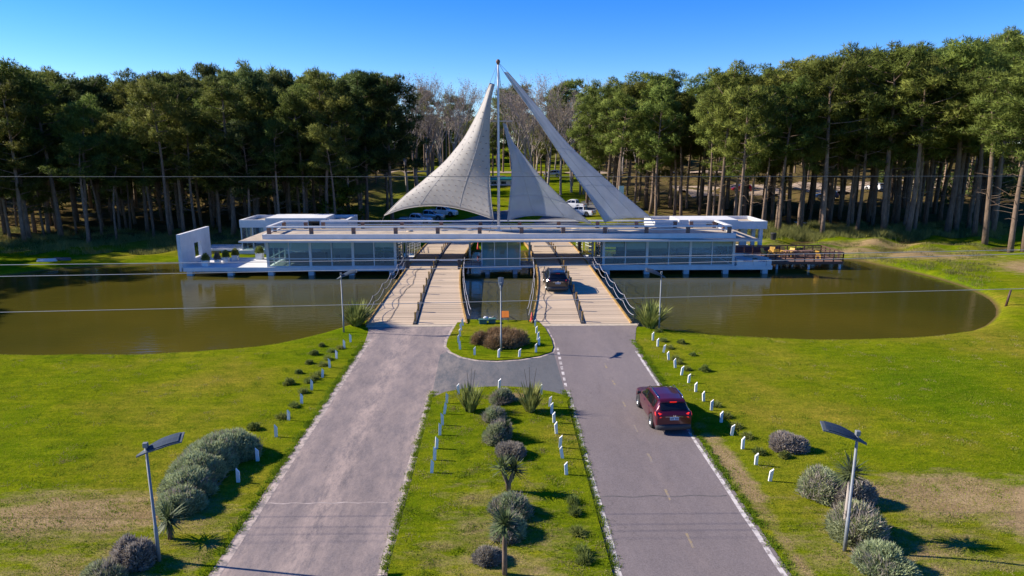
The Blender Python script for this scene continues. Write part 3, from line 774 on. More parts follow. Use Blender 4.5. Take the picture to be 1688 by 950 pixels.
# planters on the left terrace
def blade_tris(n, origin_fn, dir_fn, length, width, rng):
    out = np.zeros((n, 3, 3), np.float32)
    for i in range(n):
        o = origin_fn(i); d = dir_fn(i, o); L_ = length*(0.7+0.6*rng.random())
        side = np.cross(d, rng.normal(size=3)); side /= (np.linalg.norm(side)+1e-9)
        out[i] = [o-side*width/2, o+side*width/2, o+d*L_]
    return out
def dome_tris(n, rx, ry, rz, length, width, rng, shell=0.35, up=0.5, lumps=0):
    """small leaf blades filling a mound; vectorised"""
    d = rng.normal(size=(n, 3)); d[:, 2] = np.abs(d[:, 2]); d /= np.linalg.norm(d, axis=1)[:, None]
    r = 1 - shell*rng.random(n)**1.5
    if lumps:
        k = rng.normal(size=(lumps, 3)); k[:, 2] = np.abs(k[:, 2]); k /= np.linalg.norm(k, axis=1)[:, None]
        near = np.max(d@k.T, axis=1); r *= 0.70 + 0.36*np.clip((near-0.74)/0.22, 0, 1)
    o = d*r[:, None]*np.array([rx, ry, rz])
    nd = d + rng.normal(size=(n, 3))*0.55; nd[:, 2] += up; nd /= np.linalg.norm(nd, axis=1)[:, None]
    sd = np.cross(nd, rng.normal(size=(n, 3))); sd /= np.linalg.norm(sd, axis=1)[:, None]
    L_ = length*(0.6+0.8*rng.random(n))[:, None]; w = width*(0.7+0.6*rng.random(n))[:, None]
    nn = d*np.array([1, 1, 1.1]) + rng.normal(size=(n, 3))*0.35
    return oriented(np.stack([o-sd*w/2, o+sd*w/2, o+nd*L_], 1), nn)

planter_specs = [((-30.6, 70.9), 0.62, 0.62, 'white cube planter with round green bush nearest the terrace edge', SHRUB_GREEN),
                 ((-29.9, 72.2), 0.5, 0.5, 'small pale planter second from the terrace edge with pinkish flowers', AUTUMN),
                 ((-29.3, 73.0), 0.55, 0.6, 'white planter in the middle of the row by the slab wall', SHRUB_GREEN),
                 ((-28.8, 74.3), 0.6, 0.6, 'white planter at the far end of the row by the slab wall', SHRUB_GREEN),
                 ((-26.4, 75.0), 0.72, 0.72, 'lone white cube planter at the back of the left terrace', SHRUB_GREEN)]
for (x, y), w, h, lab, lm in planter_specs:
    t = empty('planter', (x, y, FZ-0.004), 0, lab, 'planter', 'white planters on the left terrace')
    b = MB(); hw = w/2; th = 0.05
    b.box(-hw, hw, -hw, -hw+th, 0, h); b.box(-hw, hw, hw-th, hw, 0, h); b.box(-hw, -hw+th, -hw+th, hw-th, 0, h); b.box(hw-th, hw, -hw+th, hw-th, 0, h); b.box(-hw+th, hw-th, -hw+th, hw-th, 0.01, h-0.07)
    b.build('box', WHITE, t)
    link_mesh('shrub', tri_mesh('shrub', dome_tris(900, w*0.62, w*0.62, 0.75, 0.16, 0.07, RNG, 0.7), lm), t, (0, 0, h-0.08))

# annexes behind
def annex(x0, x1, y0, y1, label, side):
    cx, cy = (x0+x1)/2, (y0+y1)/2
    p = empty('annex_building', (cx, cy, 0), 0, label, 'building'); parts = []
    RT = 4.05
    parts.append(bar(p, 'floor_slab', x0-0.3, x1, y0-0.2, y1, 0.0, FZ, WHITE))
    def parapet(xa, xb, ya, yb, z0, z1, t=0.3):
        b = MB(); b.box(xa, xb, ya, ya+t, z0, z1); b.box(xa, xb, yb-t, yb, z0, z1); b.box(xa, xa+t, ya+t, yb-t, z0, z1); b.box(xb-t, xb, ya+t, yb-t, z0, z1)
        return b.build('parapet', WHITE, p)
    parts.append(bar(p, 'roof_slab', x0+0.31 if side < 0 else x0+0.31, x1-0.31, y0+0.31, y1-0.31, 3.2, RT-0.35, CONCRETE))
    parts.append(parapet(x0, x1, y0, y1, 3.15, RT))
    if side < 0:
        gx1 = x0+2.9
        for x in np.linspace(x0+0.1, gx1-0.1, 3):
            parts.append(bar(p, 'mullion', x-0.06, x+0.06, y0+0.12, y0+0.24, FZ, 3.15))
        for k in range(2):
            xa = x0+0.16+k*1.35; parts.append(pane(p, xa, xa+1.23, y0+0.18, FZ+0.95, 3.15)); parts.append(pane(p, xa, xa+1.23, y0+0.18, FZ, FZ+0.85))
        parts.append(bar(p, 'transom', x0+0.1, gx1-0.1, y0+0.13, y0+0.23, FZ+0.85, FZ+0.95))
        for k in range(3):
            ya = y0+0.3+k*1.5; parts.append(pane(p, ya, ya+1.4, x0+0.15, FZ, 3.15, axis='y')); parts.append(bar(p, 'mullion', x0+0.1, x0+0.2, ya+1.4, ya+1.5, FZ, 3.15))
        parts.append(bar(p, 'wall', gx1, x1-0.05, y0+0.05, y1-0.05, FZ, 3.15, WHITE))
        parts.append(bar(p, 'raised_block', gx1+0.2, x0+10.2, y0-0.06, y1-1.3, 3.1, RT+0.22, WHITE))
        parts.append(bar(p, 'window', x0+8.2, x0+9.5, y0-0.075, y0-0.062, 3.35, 3.9, CARGLASS))
        parts.append(bar(p, 'side_terrace', x0-5.3, x0-0.31, y0+0.4, y0+4.4, 0.28, FZ+0.05, TERRACE))
        for xx in (x0-5, x0-2.6): parts.append(bar(p, 'terrace_leg', xx-0.08, xx+0.08, y0+0.6, y0+0.8, -1.2, 0.278, PILE))
        for xx in (x0+0.3, x0+6): parts.append(bar(p, 'pile', xx-0.15, xx+0.15, y0+0.3, y0+0.6, -1.2, -0.002, PILE))
        parts.append(bar(p, 'back_wall', x0+0.3, gx1, y1-0.4, y1-0.2, FZ, 3.15, INTERIOR))
    else:
        gx0 = x1-4.2
        parts.append(bar(p, 'wall', x0+0.05, gx0, y0+0.05, y1-0.05, FZ, 3.15, WHITE))
        parts.append(bar(p, 'raised_block', x0+2.8, x1-3.5, y0-0.06, y1-1.6, 3.1, RT+0.18, WHITE))
        parts.append(bar(p, 'window', x0+6.0, x0+7.4, y0-0.075, y0-0.062, 3.3, 3.9, CARGLASS))
        for (x, y) in ((x1-0.6, y0+0.35), (x1-0.75, y0+2.3), (x1-2.3, y0+1.9), (x1-2.4, y1-0.6), (x1-0.6, y1-0.6)):
            parts.append(bar(p, 'column', x-0.2, x+0.2, y-0.2, y+0.2, FZ, 3.15, WHITE))
        parts.append(bar(p, 'pool_panel', x1-5.0, x1+1.5, y0-0.9, y0-0.8, FZ+0.1, FZ+0.75, BLUEPOOL))
    for o in parts: o.matrix_parent_inverse = Matrix.Translation((-cx, -cy, 0))
    return p
annex(-30.8, -18.0, 81.5, 87.5, 'white flat roofed annex with glazed corner behind the left pavilion', -1)
annex(18.2, 31.4, 79.0, 85.0, 'white flat roofed annex with open column portico behind the right pavilion', 1)

# right small terrace parapets
p = empty('terrace_parapet', (26.5, 70, FZ), 0, 'low white parapet blocks on the right terrace corner', 'parapet'); parts = []
for xa, xb in ((24.9, 25.5), (26.6, 27.1), (28.0, 28.5)): parts.append(bar(p, 'pier', xa, xb, 69.8, 70.3, FZ-0.003, FZ+0.62, WHITE))
for xa, xb in ((25.52, 26.58), (27.12, 27.98)): parts.append(bar(p, 'low_wall', xa, xb, 69.85, 70.1, FZ-0.003, FZ+0.38, WHITE))
parts.append(bar(p, 'dark_cap', 26.65, 27.05, 69.85, 70.25, FZ+0.625, FZ+0.72, BLACK))
b = MB(); 
for (a, c) in (((24.7, 73.6), (26.9, 73.6)), ((26.9, 73.6), (28.4, 70.5))):
    b.quad((a[0],a[1],FZ+0.3), (c[0],c[1],FZ+0.3), (c[0],c[1],FZ+0.7), (a[0],a[1],FZ+0.7)); b.quad((a[0],a[1]+0.2,FZ+0.3), (c[0]+0.15,c[1]+0.2,FZ+0.3), (c[0]+0.15,c[1]+0.2,FZ+0.7), (a[0],a[1]+0.2,FZ+0.7)); b.quad((a[0],a[1],FZ+0.7),(c[0],c[1],FZ+0.7),(c[0]+0.15,c[1]+0.2,FZ+0.7),(a[0],a[1]+0.2,FZ+0.7))
parts.append(b.build('slanted_wall', WHITE, p))
for o in parts: o.matrix_parent_inverse = Matrix.Translation((-26.5, -70, -FZ))

# dark timber deck on the right
DX0, DX1, DY0, DY1, DZ = 25.2, 37.4, 72.2, 77.6, 0.42
p = empty('timber_deck', (31, 75, DZ), 0, 'dark brown timber deck with slatted railings at right over the water', 'deck'); parts = []
nb = 30; bw = (DY1-DY0)/nb
unit = MB().box(-0.5,0.5,-0.5,0.5,-0.5,0.5).mesh('deck_board', DECKWOOD)
for i in range(nb):
    x0 = 28.65 if DY0+i*bw < 76.1 else DX0
    x0 = DX0 if DY0+i*bw > 76.1 else 28.65
    o = link_mesh('deck_board', unit, p, ((x0+DX1)/2, DY0+(i+0.5)*bw, DZ-0.03)); o.scale = (DX1-x0, bw-0.02, 0.05); parts.append(o)
parts.append(bar(p, 'joist', 28.7, DX1-0.05, DY0+0.05, DY0+0.2, DZ-0.28, DZ-0.06, DARKWOOD)); parts.append(bar(p, 'joist', 28.7, DX1-0.05, DY1-0.2, DY1-0.05, DZ-0.28, DZ-0.06, DARKWOOD))
parts.append(bar(p, 'joist', DX1-0.2, DX1-0.05, DY0+0.2, DY1-0.2, DZ-0.28, DZ-0.06, DARKWOOD))
def deck_rail(a, c):
    a, c = Vector((*a, 0)), Vector((*c, 0)); L_ = (c-a).length; n = max(1, round(L_/1.0))
    for i in range(n+1):
        q = a.lerp(c, i/n); parts.append(MB().box(q.x-0.05, q.x+0.05, q.y-0.05, q.y+0.05, DZ-0.004, DZ+0.98).build('rail_post', DARKWOOD, p))
    for z in (0.22, 0.46, 0.70, 0.97):
        t = 0.045 if z < 0.9 else 0.06
        d = (c-a).normalized(); nn = Vector((-d.y, d.x, 0))*0.03
        off = nn*2.8 if z < 0.9 else nn*0
        b = MB(); pts = [a-nn+off, c-nn+off, c+nn+off, a+nn+off]
        lo = [(q.x,q.y,DZ+z-t) for q in pts]; hi = [(q.x,q.y,DZ+z+t) for q in pts]
        b.poly(lo[::-1]); b.poly(hi)
        for k in range(4): b.quad(lo[k], lo[(k+1)%4], hi[(k+1)%4], hi[k])
        parts.append(b.build('rail_slat', DARKWOOD, p))
deck_rail((28.9, DY0+0.1), (DX1-0.1, DY0+0.1)); deck_rail((DX1-0.1, DY0+0.1), (DX1-0.1, DY1-0.1)); deck_rail((DX1-0.1, DY1-0.1), (25.4, DY1-0.1))
for x in (30.2, 33.7, 37.1):
    for y in (DY0+0.3, DY1-0.4): parts.append(MB().tube([(x,y,-1.8),(x,y,DZ-0.29)], 0.13, 10).build('pile', PILE, p, smooth=True))
for o in parts: o.matrix_parent_inverse = Matrix.Translation((-31, -75, -DZ))

# yellow deck chairs and tables on the deck
def lounge_chair(loc, rz, lab):
    t = empty('deck_chair', loc, rz, lab, 'chair', 'yellow chairs on the timber deck')
    MB().box(-0.3,0.3,-0.3,0.3,0.36,0.40).build('seat', YELLOWWOOD, t)
    b = MB()
    for k in range(4): 
        x = -0.28+k*0.145; b.poly([(x,0.28,0.38),(x+0.12,0.28,0.38),(x+0.12,0.52,0.95),(x,0.52,0.95)]); b.poly([(x,0.31,0.38),(x,0.55,0.95),(x+0.12,0.55,0.95),(x+0.12,0.31,0.38)])
    b.build('backrest', YELLOWWOOD, t)
    for sx in (-1, 1):
        MB().box(sx*0.34-0.04, sx*0.34+0.04, -0.32, 0.4, 0.56, 0.60).build('armrest', YELLOWWOOD, t)
        for sy in (-0.27, 0.27): MB().box(sx*0.32-0.03, sx*0.32+0.03, sy-0.03, sy+0.03, 0, 0.56).build('leg', YELLOWWOOD, t)
for i, (px, lab, rz) in enumerate([(1262, 'yellow wooden chair nearest the pavilion on the timber deck', 0.6), (1272, 'second yellow chair from the pavilion on the timber deck', -0.5), (1281, 'middle yellow chair on the timber deck', 2.6), (1294, 'fourth yellow chair from the pavilion facing the wood', 0.3), (1302, 'fifth yellow chair from the pavilion on the timber deck', -0.9)]):
    q = D(px, 415, 75.6 + (i % 2)*0.8); lounge_chair((q.x, q.y, DZ-0.005), rz, lab)
lounge_chair((35.6, 74.0, DZ-0.005), 1.9, 'lone yellow chair at the far right corner of the deck')
for x, lab in ((32.8, 'brown picnic table in the middle of the timber deck'), (34.6, 'brown picnic table near the right end of the deck')):
    t = empty('picnic_table', (x, 75.3, DZ-0.005), 0.1, lab, 'table')
    MB().box(-0.75,0.75,-0.38,0.38,0.70,0.75).build('tabletop', DECKWOOD, t)
    for s_ in (-1, 1):
        MB().box(-0.75,0.75,s_*0.68-0.13,s_*0.68+0.13,0.42,0.46).build('bench', DECKWOOD, t)
        MB().box(s_*0.55-0.04,s_*0.55+0.04,-0.7,0.7,0.34,0.42).build('crossbeam', DECKWOOD, t)
        MB().tube([(s_*0.55,-0.6,0),(s_*0.55,-0.25,0.70)],0.05,6).build('leg', DECKWOOD, t); MB().tube([(s_*0.55,0.6,0),(s_*0.55,0.25,0.70)],0.05,6).build('leg', DECKWOOD, t)

# ------------------------------------------------------------------ timber bridges
BY0, BYC, BY1 = 48.3, 70.0, 90.6
def deck_z(y): 
    h = (BYC-BY0) if y < BYC else (BY1-BYC)
    return 0.03 + 0.80*(1-((y-BYC)/h)**2)
def flare(y): return ((BYC-y)/(BYC-BY0))**2 if y < BYC else 0.35*((y-BYC)/(BY1-BYC))**2
def bx_in(y): return 3.80 - 1.45*flare(y)
def bx_out(y): return 9.15 + 0.55*flare(y)
def bx_mid(y): return 6.45 - 0.30*flare(y)
plank_me = MB().box(-0.5,0.5,-0.5,0.5,-0.5,0.5).mesh('plank', PLANK)
def bridge(sg, label):
    side = 'left' if sg < 0 else 'right'
    p = empty('timber_bridge', (sg*6.45, 69.5, 0), 0, label, 'bridge'); inv = Matrix.Translation((-sg*6.45, -69.5, 0)); parts = []
    n = 77; dy = (BY1-BY0)/n
    for i in range(n):
        y = BY0+(i+0.5)*dy; z = deck_z(y); sl = math.atan2(deck_z(y+0.2)-deck_z(y-0.2), 0.4)
        for (a, c) in ((bx_in(y)+0.05, bx_mid(y)-0.16), (bx_mid(y)+0.16, bx_out(y)-0.05)):
            o = link_mesh('plank', plank_me, p, (sg*(a+c)/2, y, z-0.03+random.uniform(-0.008, 0.008))); o.scale = (c-a, dy-random.uniform(0.015, 0.05), 0.07); o.rotation_euler = (sl, 0, random.uniform(-0.003, 0.003)); parts.append(o)
    ys = np.linspace(BY0, BY1, 60)
    def swept(fx, w, z0, z1, name, mat, ys=ys):
        rows = []
        for y in ys:
            x = fx(y); z = deck_z(y); q = [(sg*(x-w/2), y, z+z0), (sg*(x+w/2), y, z+z0), (sg*(x+w/2), y, z+z1), (sg*(x-w/2), y, z+z1)]
            rows.append(q if sg > 0 else q[::-1])
        b = MB(); b.grid(rows, closed=True); b.poly(rows[0][::-1]); b.poly(rows[-1])
        o = b.build(name, mat, p); parts.append(o); return o
    swept(bx_in, 0.12, -0.25, 0.11, 'edge_kerb', YELLOW_EDGE); swept(bx_out, 0.12, -0.25, 0.11, 'edge_kerb', YELLOW_EDGE)
    swept(lambda y: bx_in(y)+0.35, 0.30, -0.55, -0.075, 'girder', DARKSTEEL); swept(lambda y: bx_out(y)-0.35, 0.30, -0.55, -0.075, 'girder', DARKSTEEL); swept(bx_mid, 0.34, -0.5, -0.075, 'girder', DARKSTEEL)
    swept(bx_mid, 0.20, -0.07, 0.10, 'centre_kerb', DARKSTEEL)
    for k in range(17):                                  # yellow marker posts on the centre kerb
        y = BY0+0.5+k*2.55
        if 69.5 < y < 75: continue
        x = bx_mid(y)-0.0; z = deck_z(y)
        parts.append(MB().box(sg*x-0.06, sg*x+0.06, y-0.06, y+0.06, z+0.102, z+0.78).build('marker_post', YELLOW_EDGE, p))
    for fx, o_, yend in ((bx_out, 0.22, 67.5), (bx_in, -0.22, 67.5)):           # rope railings on near half
        ysp = list(np.linspace(BY0+0.4, yend, 6)); tops, mids = [], []
        for y in ysp:
            x = fx(y)+o_; z = deck_z(y); lean = 0.14*(1 if o_ > 0 else -1)
            parts.append(MB().tube([(sg*x, y, z-0.2), (sg*(x+lean*0.4), y, z+0.45), (sg*(x+lean), y, z+1.02)], 0.032, 6).build('rail_post', BLACK, p))
            tops.append(Vector((sg*(x+lean), y, z+1.0))); mids.append(Vector((sg*(x+lean*0.45), y, z+0.52)))
        for seq in (tops, mids):
            pts = []
            for a, c in zip(seq[:-1], seq[1:]):
                for t in np.linspace(0, 1, 10)[:-1]:
                    q = a.lerp(c, t); q.z -= 0.27*4*t*(1-t); pts.append(q)
            pts.append(seq[-1]); parts.append(MB().tube(pts, 0.017, 6).build('rope', ROPE, p, smooth=True))
    for y in (52.5, 57, 61.5, 66, 71, 76, 81, 86):
        for x in (bx_in(y)+0.35, bx_mid(y), bx_out(y)-0.35):
            parts.append(MB().tube([(sg*x, y, -2.0), (sg*x, y, deck_z(y)-0.5)], 0.16, 8).build('pile', DARKWOOD, p, smooth=True))
    parts.append(MB().box(-9.9 if sg < 0 else 2.3, -2.25 if sg < 0 else 9.95, BY0+0.04, BY0+0.6, -1.5, -0.06).build('abutment', PILE, p))
    parts.append(MB().box(-9.6 if sg < 0 else 2.5, -2.4 if sg < 0 else 10.1, BY0-0.55, BY0-0.02, -0.2, 0.03).build('approach_slab', simple('approach_slab', (0.46,0.38,0.28), 0.9, var=0.2), p))
    for o in parts: o.matrix_parent_inverse = inv
    # a dark cable trailing over the planks
    b = MB(); pts = []
    xa = (bx_out if sg < 0 else bx_in)
    for k in range(40):
        y = BY0+0.6+k*0.48; xo = (bx_out(y)-1.35) if sg < 0 else (bx_in(y)+0.75)
        pts.append((sg*xo + 0.16*math.sin(k*0.33)+0.05*math.sin(k*0.9), y, deck_z(y)+0.035))
    tag(MB().tube(pts, 0.015, 5).build('cable', BLACK, None), 'thin dark cable lying along the %s bridge planks' % side, 'cable')
    return p
bridge(-1, 'arched plank bridge left of the booth leading under the roof')
bridge(1, 'arched plank bridge carrying the black car under the roof')

# barrier arms and gate posts
def barrier(px0, px1, py, Y, lab, post_x, col):
    a, c = D(px0, py, Y), D(px1, py, Y)
    zb = deck_z(Y)
    t = empty('barrier_gate', (post_x, Y, zb), 0, lab, 'barrier'); inv = Matrix.Translation((-post_x, -Y, -zb)); ps = []
    ps.append(MB().box(min(a.x,c.x), max(a.x,c.x), Y-0.05, Y+0.05, a.z-0.06, a.z+0.06).build('arm', WHITE_METAL, t))
    ps.append(MB().box(post_x-0.16, post_x+0.16, Y-0.16, Y+0.16, zb-0.05, a.z+0.14).build('housing', col, t, bevel=0.03))
    for o in ps: o.matrix_parent_inverse = inv
barrier(675, 718, 429, 66.5, 'white barrier arm over the outer lane of the left bridge', -9.0, BLACK)
barrier(724, 762, 429, 66.5, 'white barrier arm over the inner lane of the left bridge', -3.9, BLACK)
barrier(880, 946, 406, 78.0, 'white barrier arm across the far part of the right bridge', 3.65, BLACK)
t = empty('gate_cabinet', (9.35, 78.3, deck_z(78.3)), 0, 'tall black cabinet at the outer side of the right bridge', 'cabinet')
MB().box(-0.2,0.2,-0.2,0.2,0,1.3).build('body', BLACK, t, bevel=0.03); MB().box(-0.22,0.22,-0.22,0.22,1.302,1.36).build('cap', DARKSTEEL, t)
# white stair railings beside the bridges behind the pavilions
def stair_rail(x, y0, y1, lab, z0=0.1, z1=0.75):
    t = empty('stair_railing', (x, y0, 0), 0, lab, 'railing'); inv = Matrix.Translation((-x, -y0, 0)); ps = []
    n = 4
    for k in range(n+1):
        f = k/n; y = y0+(y1-y0)*f; z = z1+(z0-z1)*f
        ps.append(MB().tube([(x,y,z-0.3),(x,y,z+1.0)], 0.03, 6).build('post', WHITE_METAL, t))
    for h in (0.35, 0.68, 1.0):
        ps.append(MB().tube([(x,y0,z1+h),(x,y1,z0+h)], 0.028, 6).build('rail', WHITE_METAL, t))
    for o in ps: o.matrix_parent_inverse = inv
stair_rail(-10.35, 77.2, 83, 'white stair railing on the outer side of the left bridge path'); stair_rail(-9.6, 77.2, 83, 'white stair railing on the inner side of the left bridge path')
stair_rail(9.75, 78.6, 85, 'white stair railing next to the black cabinet'); stair_rail(10.9, 78.6, 85, 'white stair railing nearest the right pavilion')
for sg, lab in ((-1, 'white raised walkway between left bridge and left pavilion'), (1, 'white raised walkway between right bridge and right pavilion')):
    t = empty('side_walkway', (sg*9.95, 72, FZ), 0, lab, 'walkway'); inv = Matrix.Translation((-sg*9.95, -72, -FZ)); ps = []
    xa, xb = (9.42, 10.58)
    ps.append(MB().box(min(sg*xa, sg*xb), max(sg*xa, sg*xb), 69.9, 77.0, FZ-0.25, FZ-0.006).build('floor_slab', WHITE, t))
    for k in range(3):
        y = 70.3+k*3; ps.append(MB().tube([(sg*10.0,y,-1.9),(sg*10.0,y,FZ-0.252)],0.15,8).build('pile', PILE, t))
    for z in (0.3, 0.6, 0.95): ps.append(MB().tube([(sg*9.5,70.0,FZ+z),(sg*10.5,70.0,FZ+z)],0.022,6).build('rail', DARKSTEEL, t))
    for x in (9.5, 10.5): ps.append(MB().tube([(sg*x,70.0,FZ-0.01),(sg*x,70.0,FZ+0.97)],0.025,6).build('rail_post', DARKSTEEL, t))
    for k in range(6): ps.append(MB().box(sg*10.25-0.2, sg*10.25+0.2, 75.5-0.03, 75.5+0.03, FZ+0.1+k*0.42, FZ+0.32+k*0.42).build('louvre', WHITE_METAL, t))
    for o in ps: o.matrix_parent_inverse = inv

# ------------------------------------------------------------------ mast and sails
MY = 73.0
mt = D(822, 103, MY); mz0 = CZ+0.60
mast = empty('mast', (0, MY, mz0), 0, 'tall thin white mast on the roof holding the three sails', 'mast')
MB().tube([(0,0,0),(0,0,6),(0,0,12),(0,0,mt.z-mz0)], [0.15,0.14,0.12,0.09], 12).build('pole', WHITE_METAL, mast, smooth=True)
MB().lathe([(0.01,0.12),(0.34,0.10),(0.38,0.0)], 16).build('base_plate', WHITE_METAL, mast, smooth=True)
MB().lathe([(0.01,0.30),(0.12,0.28),(0.22,0.14),(0.22,0.02),(0.09,-0.25),(0.01,-0.26)], 12, c=(0,0,mt.z-mz0)).build('mast_head', simple('rusty_fitting', (0.14,0.09,0.07), 0.7), mast, smooth=True)
for py, xa, xb in ((200, -0.75, 1.5), (291, -0.75, 0.75)):
    z = D(822, py, MY).z-mz0
    MB().box(xa, xb, -0.06, 0.06, z-0.06, z+0.06).build('cross_arm', simple('rusty_white_arm', (0.45,0.36,0.30), 0.7, var=0.3), mast)

def resample(pts, n):
    P = np.array(pts, float); d = np.r_[0, np.cumsum(np.hypot(*np.diff(P, axis=0).T))]; t = np.linspace(0, d[-1], n)
    # smooth parametric interpolation
    out = np.stack([np.interp(t, d, P[:, k]) for k in range(P.shape[1])], 1)
    for _ in range(4): out[1:-1] = 0.5*out[1:-1] + 0.25*(out[:-2]+out[2:])
    return out
def sail(name, label, left, right, bottom, Yt, Ybl, Ybr, bulge, mat, NR=44, NC=26):
    L_ = resample(left, NR); R_ = resample(right, NR); B_ = resample(bottom, NC)
    B_[0] = L_[-1]; B_[-1] = R_[-1]
    T_ = np.stack([L_[0]+(R_[0]-L_[0])*k/(NC-1) for k in range(NC)])
    rows = []
    for i in range(NR):
        v = i/(NR-1); row = []
        for k in range(NC):
            u = k/(NC-1)
            c = (1-u)*L_[i] + u*R_[i] + (1-v)*T_[k] + v*B_[k] - ((1-u)*(1-v)*T_[0] + u*(1-v)*T_[-1] + (1-u)*v*B_[0] + u*v*B_[-1])
            Y = (1-v)*Yt + v*((1-u)*Ybl+u*Ybr) - bulge*math.sin(math.pi*u)*math.sin(math.pi*min(1, v**0.8)) 
            q = D(c[0], c[1], Y); row.append((q.x, q.y-MY, q.z-mz0))
        rows.append(row)
    t = empty(name, (0, MY, mz0), 0, label, 'sail')
    b = MB(); b.grid(rows); o = b.build('membrane', mat, t, smooth=True)
    md = o.modifiers.new('thick', 'SOLIDIFY'); md.thickness = 0.03; md.offset = 0
    e = MB(); 
    MB().tube([rows[i][0] for i in range(NR)], 0.05, 6).build('edge_cable', mat, t, smooth=True); MB().tube([rows[i][-1] for i in range(NR)], 0.05, 6).build('edge_cable', mat, t, smooth=True)
    MB().tube(rows[-1], 0.05, 6).build('hem', mat, t, smooth=True)
    for kc in (NC//3, 2*NC//3):
        MB().tube([tuple(Vector(rows[i][kc])+Vector((0, -0.02, 0))) for i in range(2, NR)], 0.022, 4).build('seam', simple('seam_tape', (0.38,0.37,0.36), 0.8), t, smooth=True)
    for rc in (NR//2, NR*3//4):
        MB().tube([tuple(Vector(rows[rc][k])+Vector((0, -0.02, 0))) for k in range(NC)], 0.02, 4).build('seam', simple('seam_tape', (0.38,0.37,0.36), 0.8), t, smooth=True)
    # hanger cables to the mast head, tie cables at the lower corners
    top = (0, 0, mt.z-mz0)
    for q in (rows[0][0], rows[0][-1]): MB().tube([top, q], 0.018, 5).build('hanger_cable', DARKSTEEL, t)
    for q in (rows[-1][0], rows[-1][-1]):
        sgn = -1 if q[0] < 0 else 1
        MB().tube([q, (q[0]+sgn*0.5, q[1]+0.1, 0.02)], 0.03, 6).build('tie_cable', DARKSTEEL, t)
    return t, rows
s1, rows1 = sail('canopy_sail', 'beige opaque sail with dark flecks left of the mast',
     [(807.6,137),(795,172),(781,200),(765,229),(734,267),(691.6,303.7),(661,328),(633.6,355.6)],
     [(815,139),(809,163),(807,200),(806,233),(807,270),(807.6,303.7),(810,335),(813.7,361.7)],
     [(633.6,355.6),(661,345),(691.6,340),(722,339),(752.6,343),(783,351),(800,357),(813.7,361.7)], 73.0, 77.5, 71.6, 1.3, SAIL_OPAQUE)
# rows of small fabric tabs on the left sail
tabs = MB()
for i in range(3, 42, 2):
    row = rows1[i]; wdt = (Vector(row[-1])-Vector(row[0])).length; n = int(wdt/0.75)
    for k in range(1, n):
        u = (k + (0.5 if (i//2) % 2 else 0))/n*25
        if u >= 24.5: continue
        k0 = int(u); q = Vector(row[k0]).lerp(Vector(row[min(25, k0+1)]), u-k0)
        a = Vector((0.20, -0.02, 0.0)); nrm = Vector((-0.45, -0.85, 0.25))*0.05
        tabs.poly([q+nrm*0.4-a*0.5, q+nrm*0.4+a*0.5, q+nrm*2.2+a*0.2+Vector((0,0,-0.11)), q+nrm*2.2-a*0.2+Vector((0,0,-0.11))])
o = tabs.build('fabric_tab', simple('dark_fleck_cloth', (0.20,0.175,0.155), 0.9), s1); o['kind'] = 'stuff'
sail('canopy_sail', 'narrow grey mesh sail sweeping down right from the mast head',
     [(830.5,119),(850,148),(874.7,181.6),(905,227),(936,273),(966,316),(980,338),(997,366)],
     [(836.6,119),(859.5,145),(893,184.6),(923.6,224),(951,253),(997,294.5),(1042.6,334),(1073,359)],
     [(997,366),(1015,361),(1040,359),(1073,359)], 73.0, 71.8, 77.0, 0.5, SAIL_MESH)
sail('canopy_sail', 'low grey mesh sail hung from the cross arm just right of the mast',
     [(829,203),(836.6,233.5),(843,265),(844,290),(841,322),(836.6,364)],
     [(833.5,204.5),(844,233.5),(868.6,264),(893,294.5),(926.6,328),(951,349.5),(975.5,369)],
     [(836.6,364),(846,359),(865,356),(890,355),(926.6,358),(952,363),(975.5,369)], 73.3, 72.2, 74.8, 0.6, SAIL_MESH)

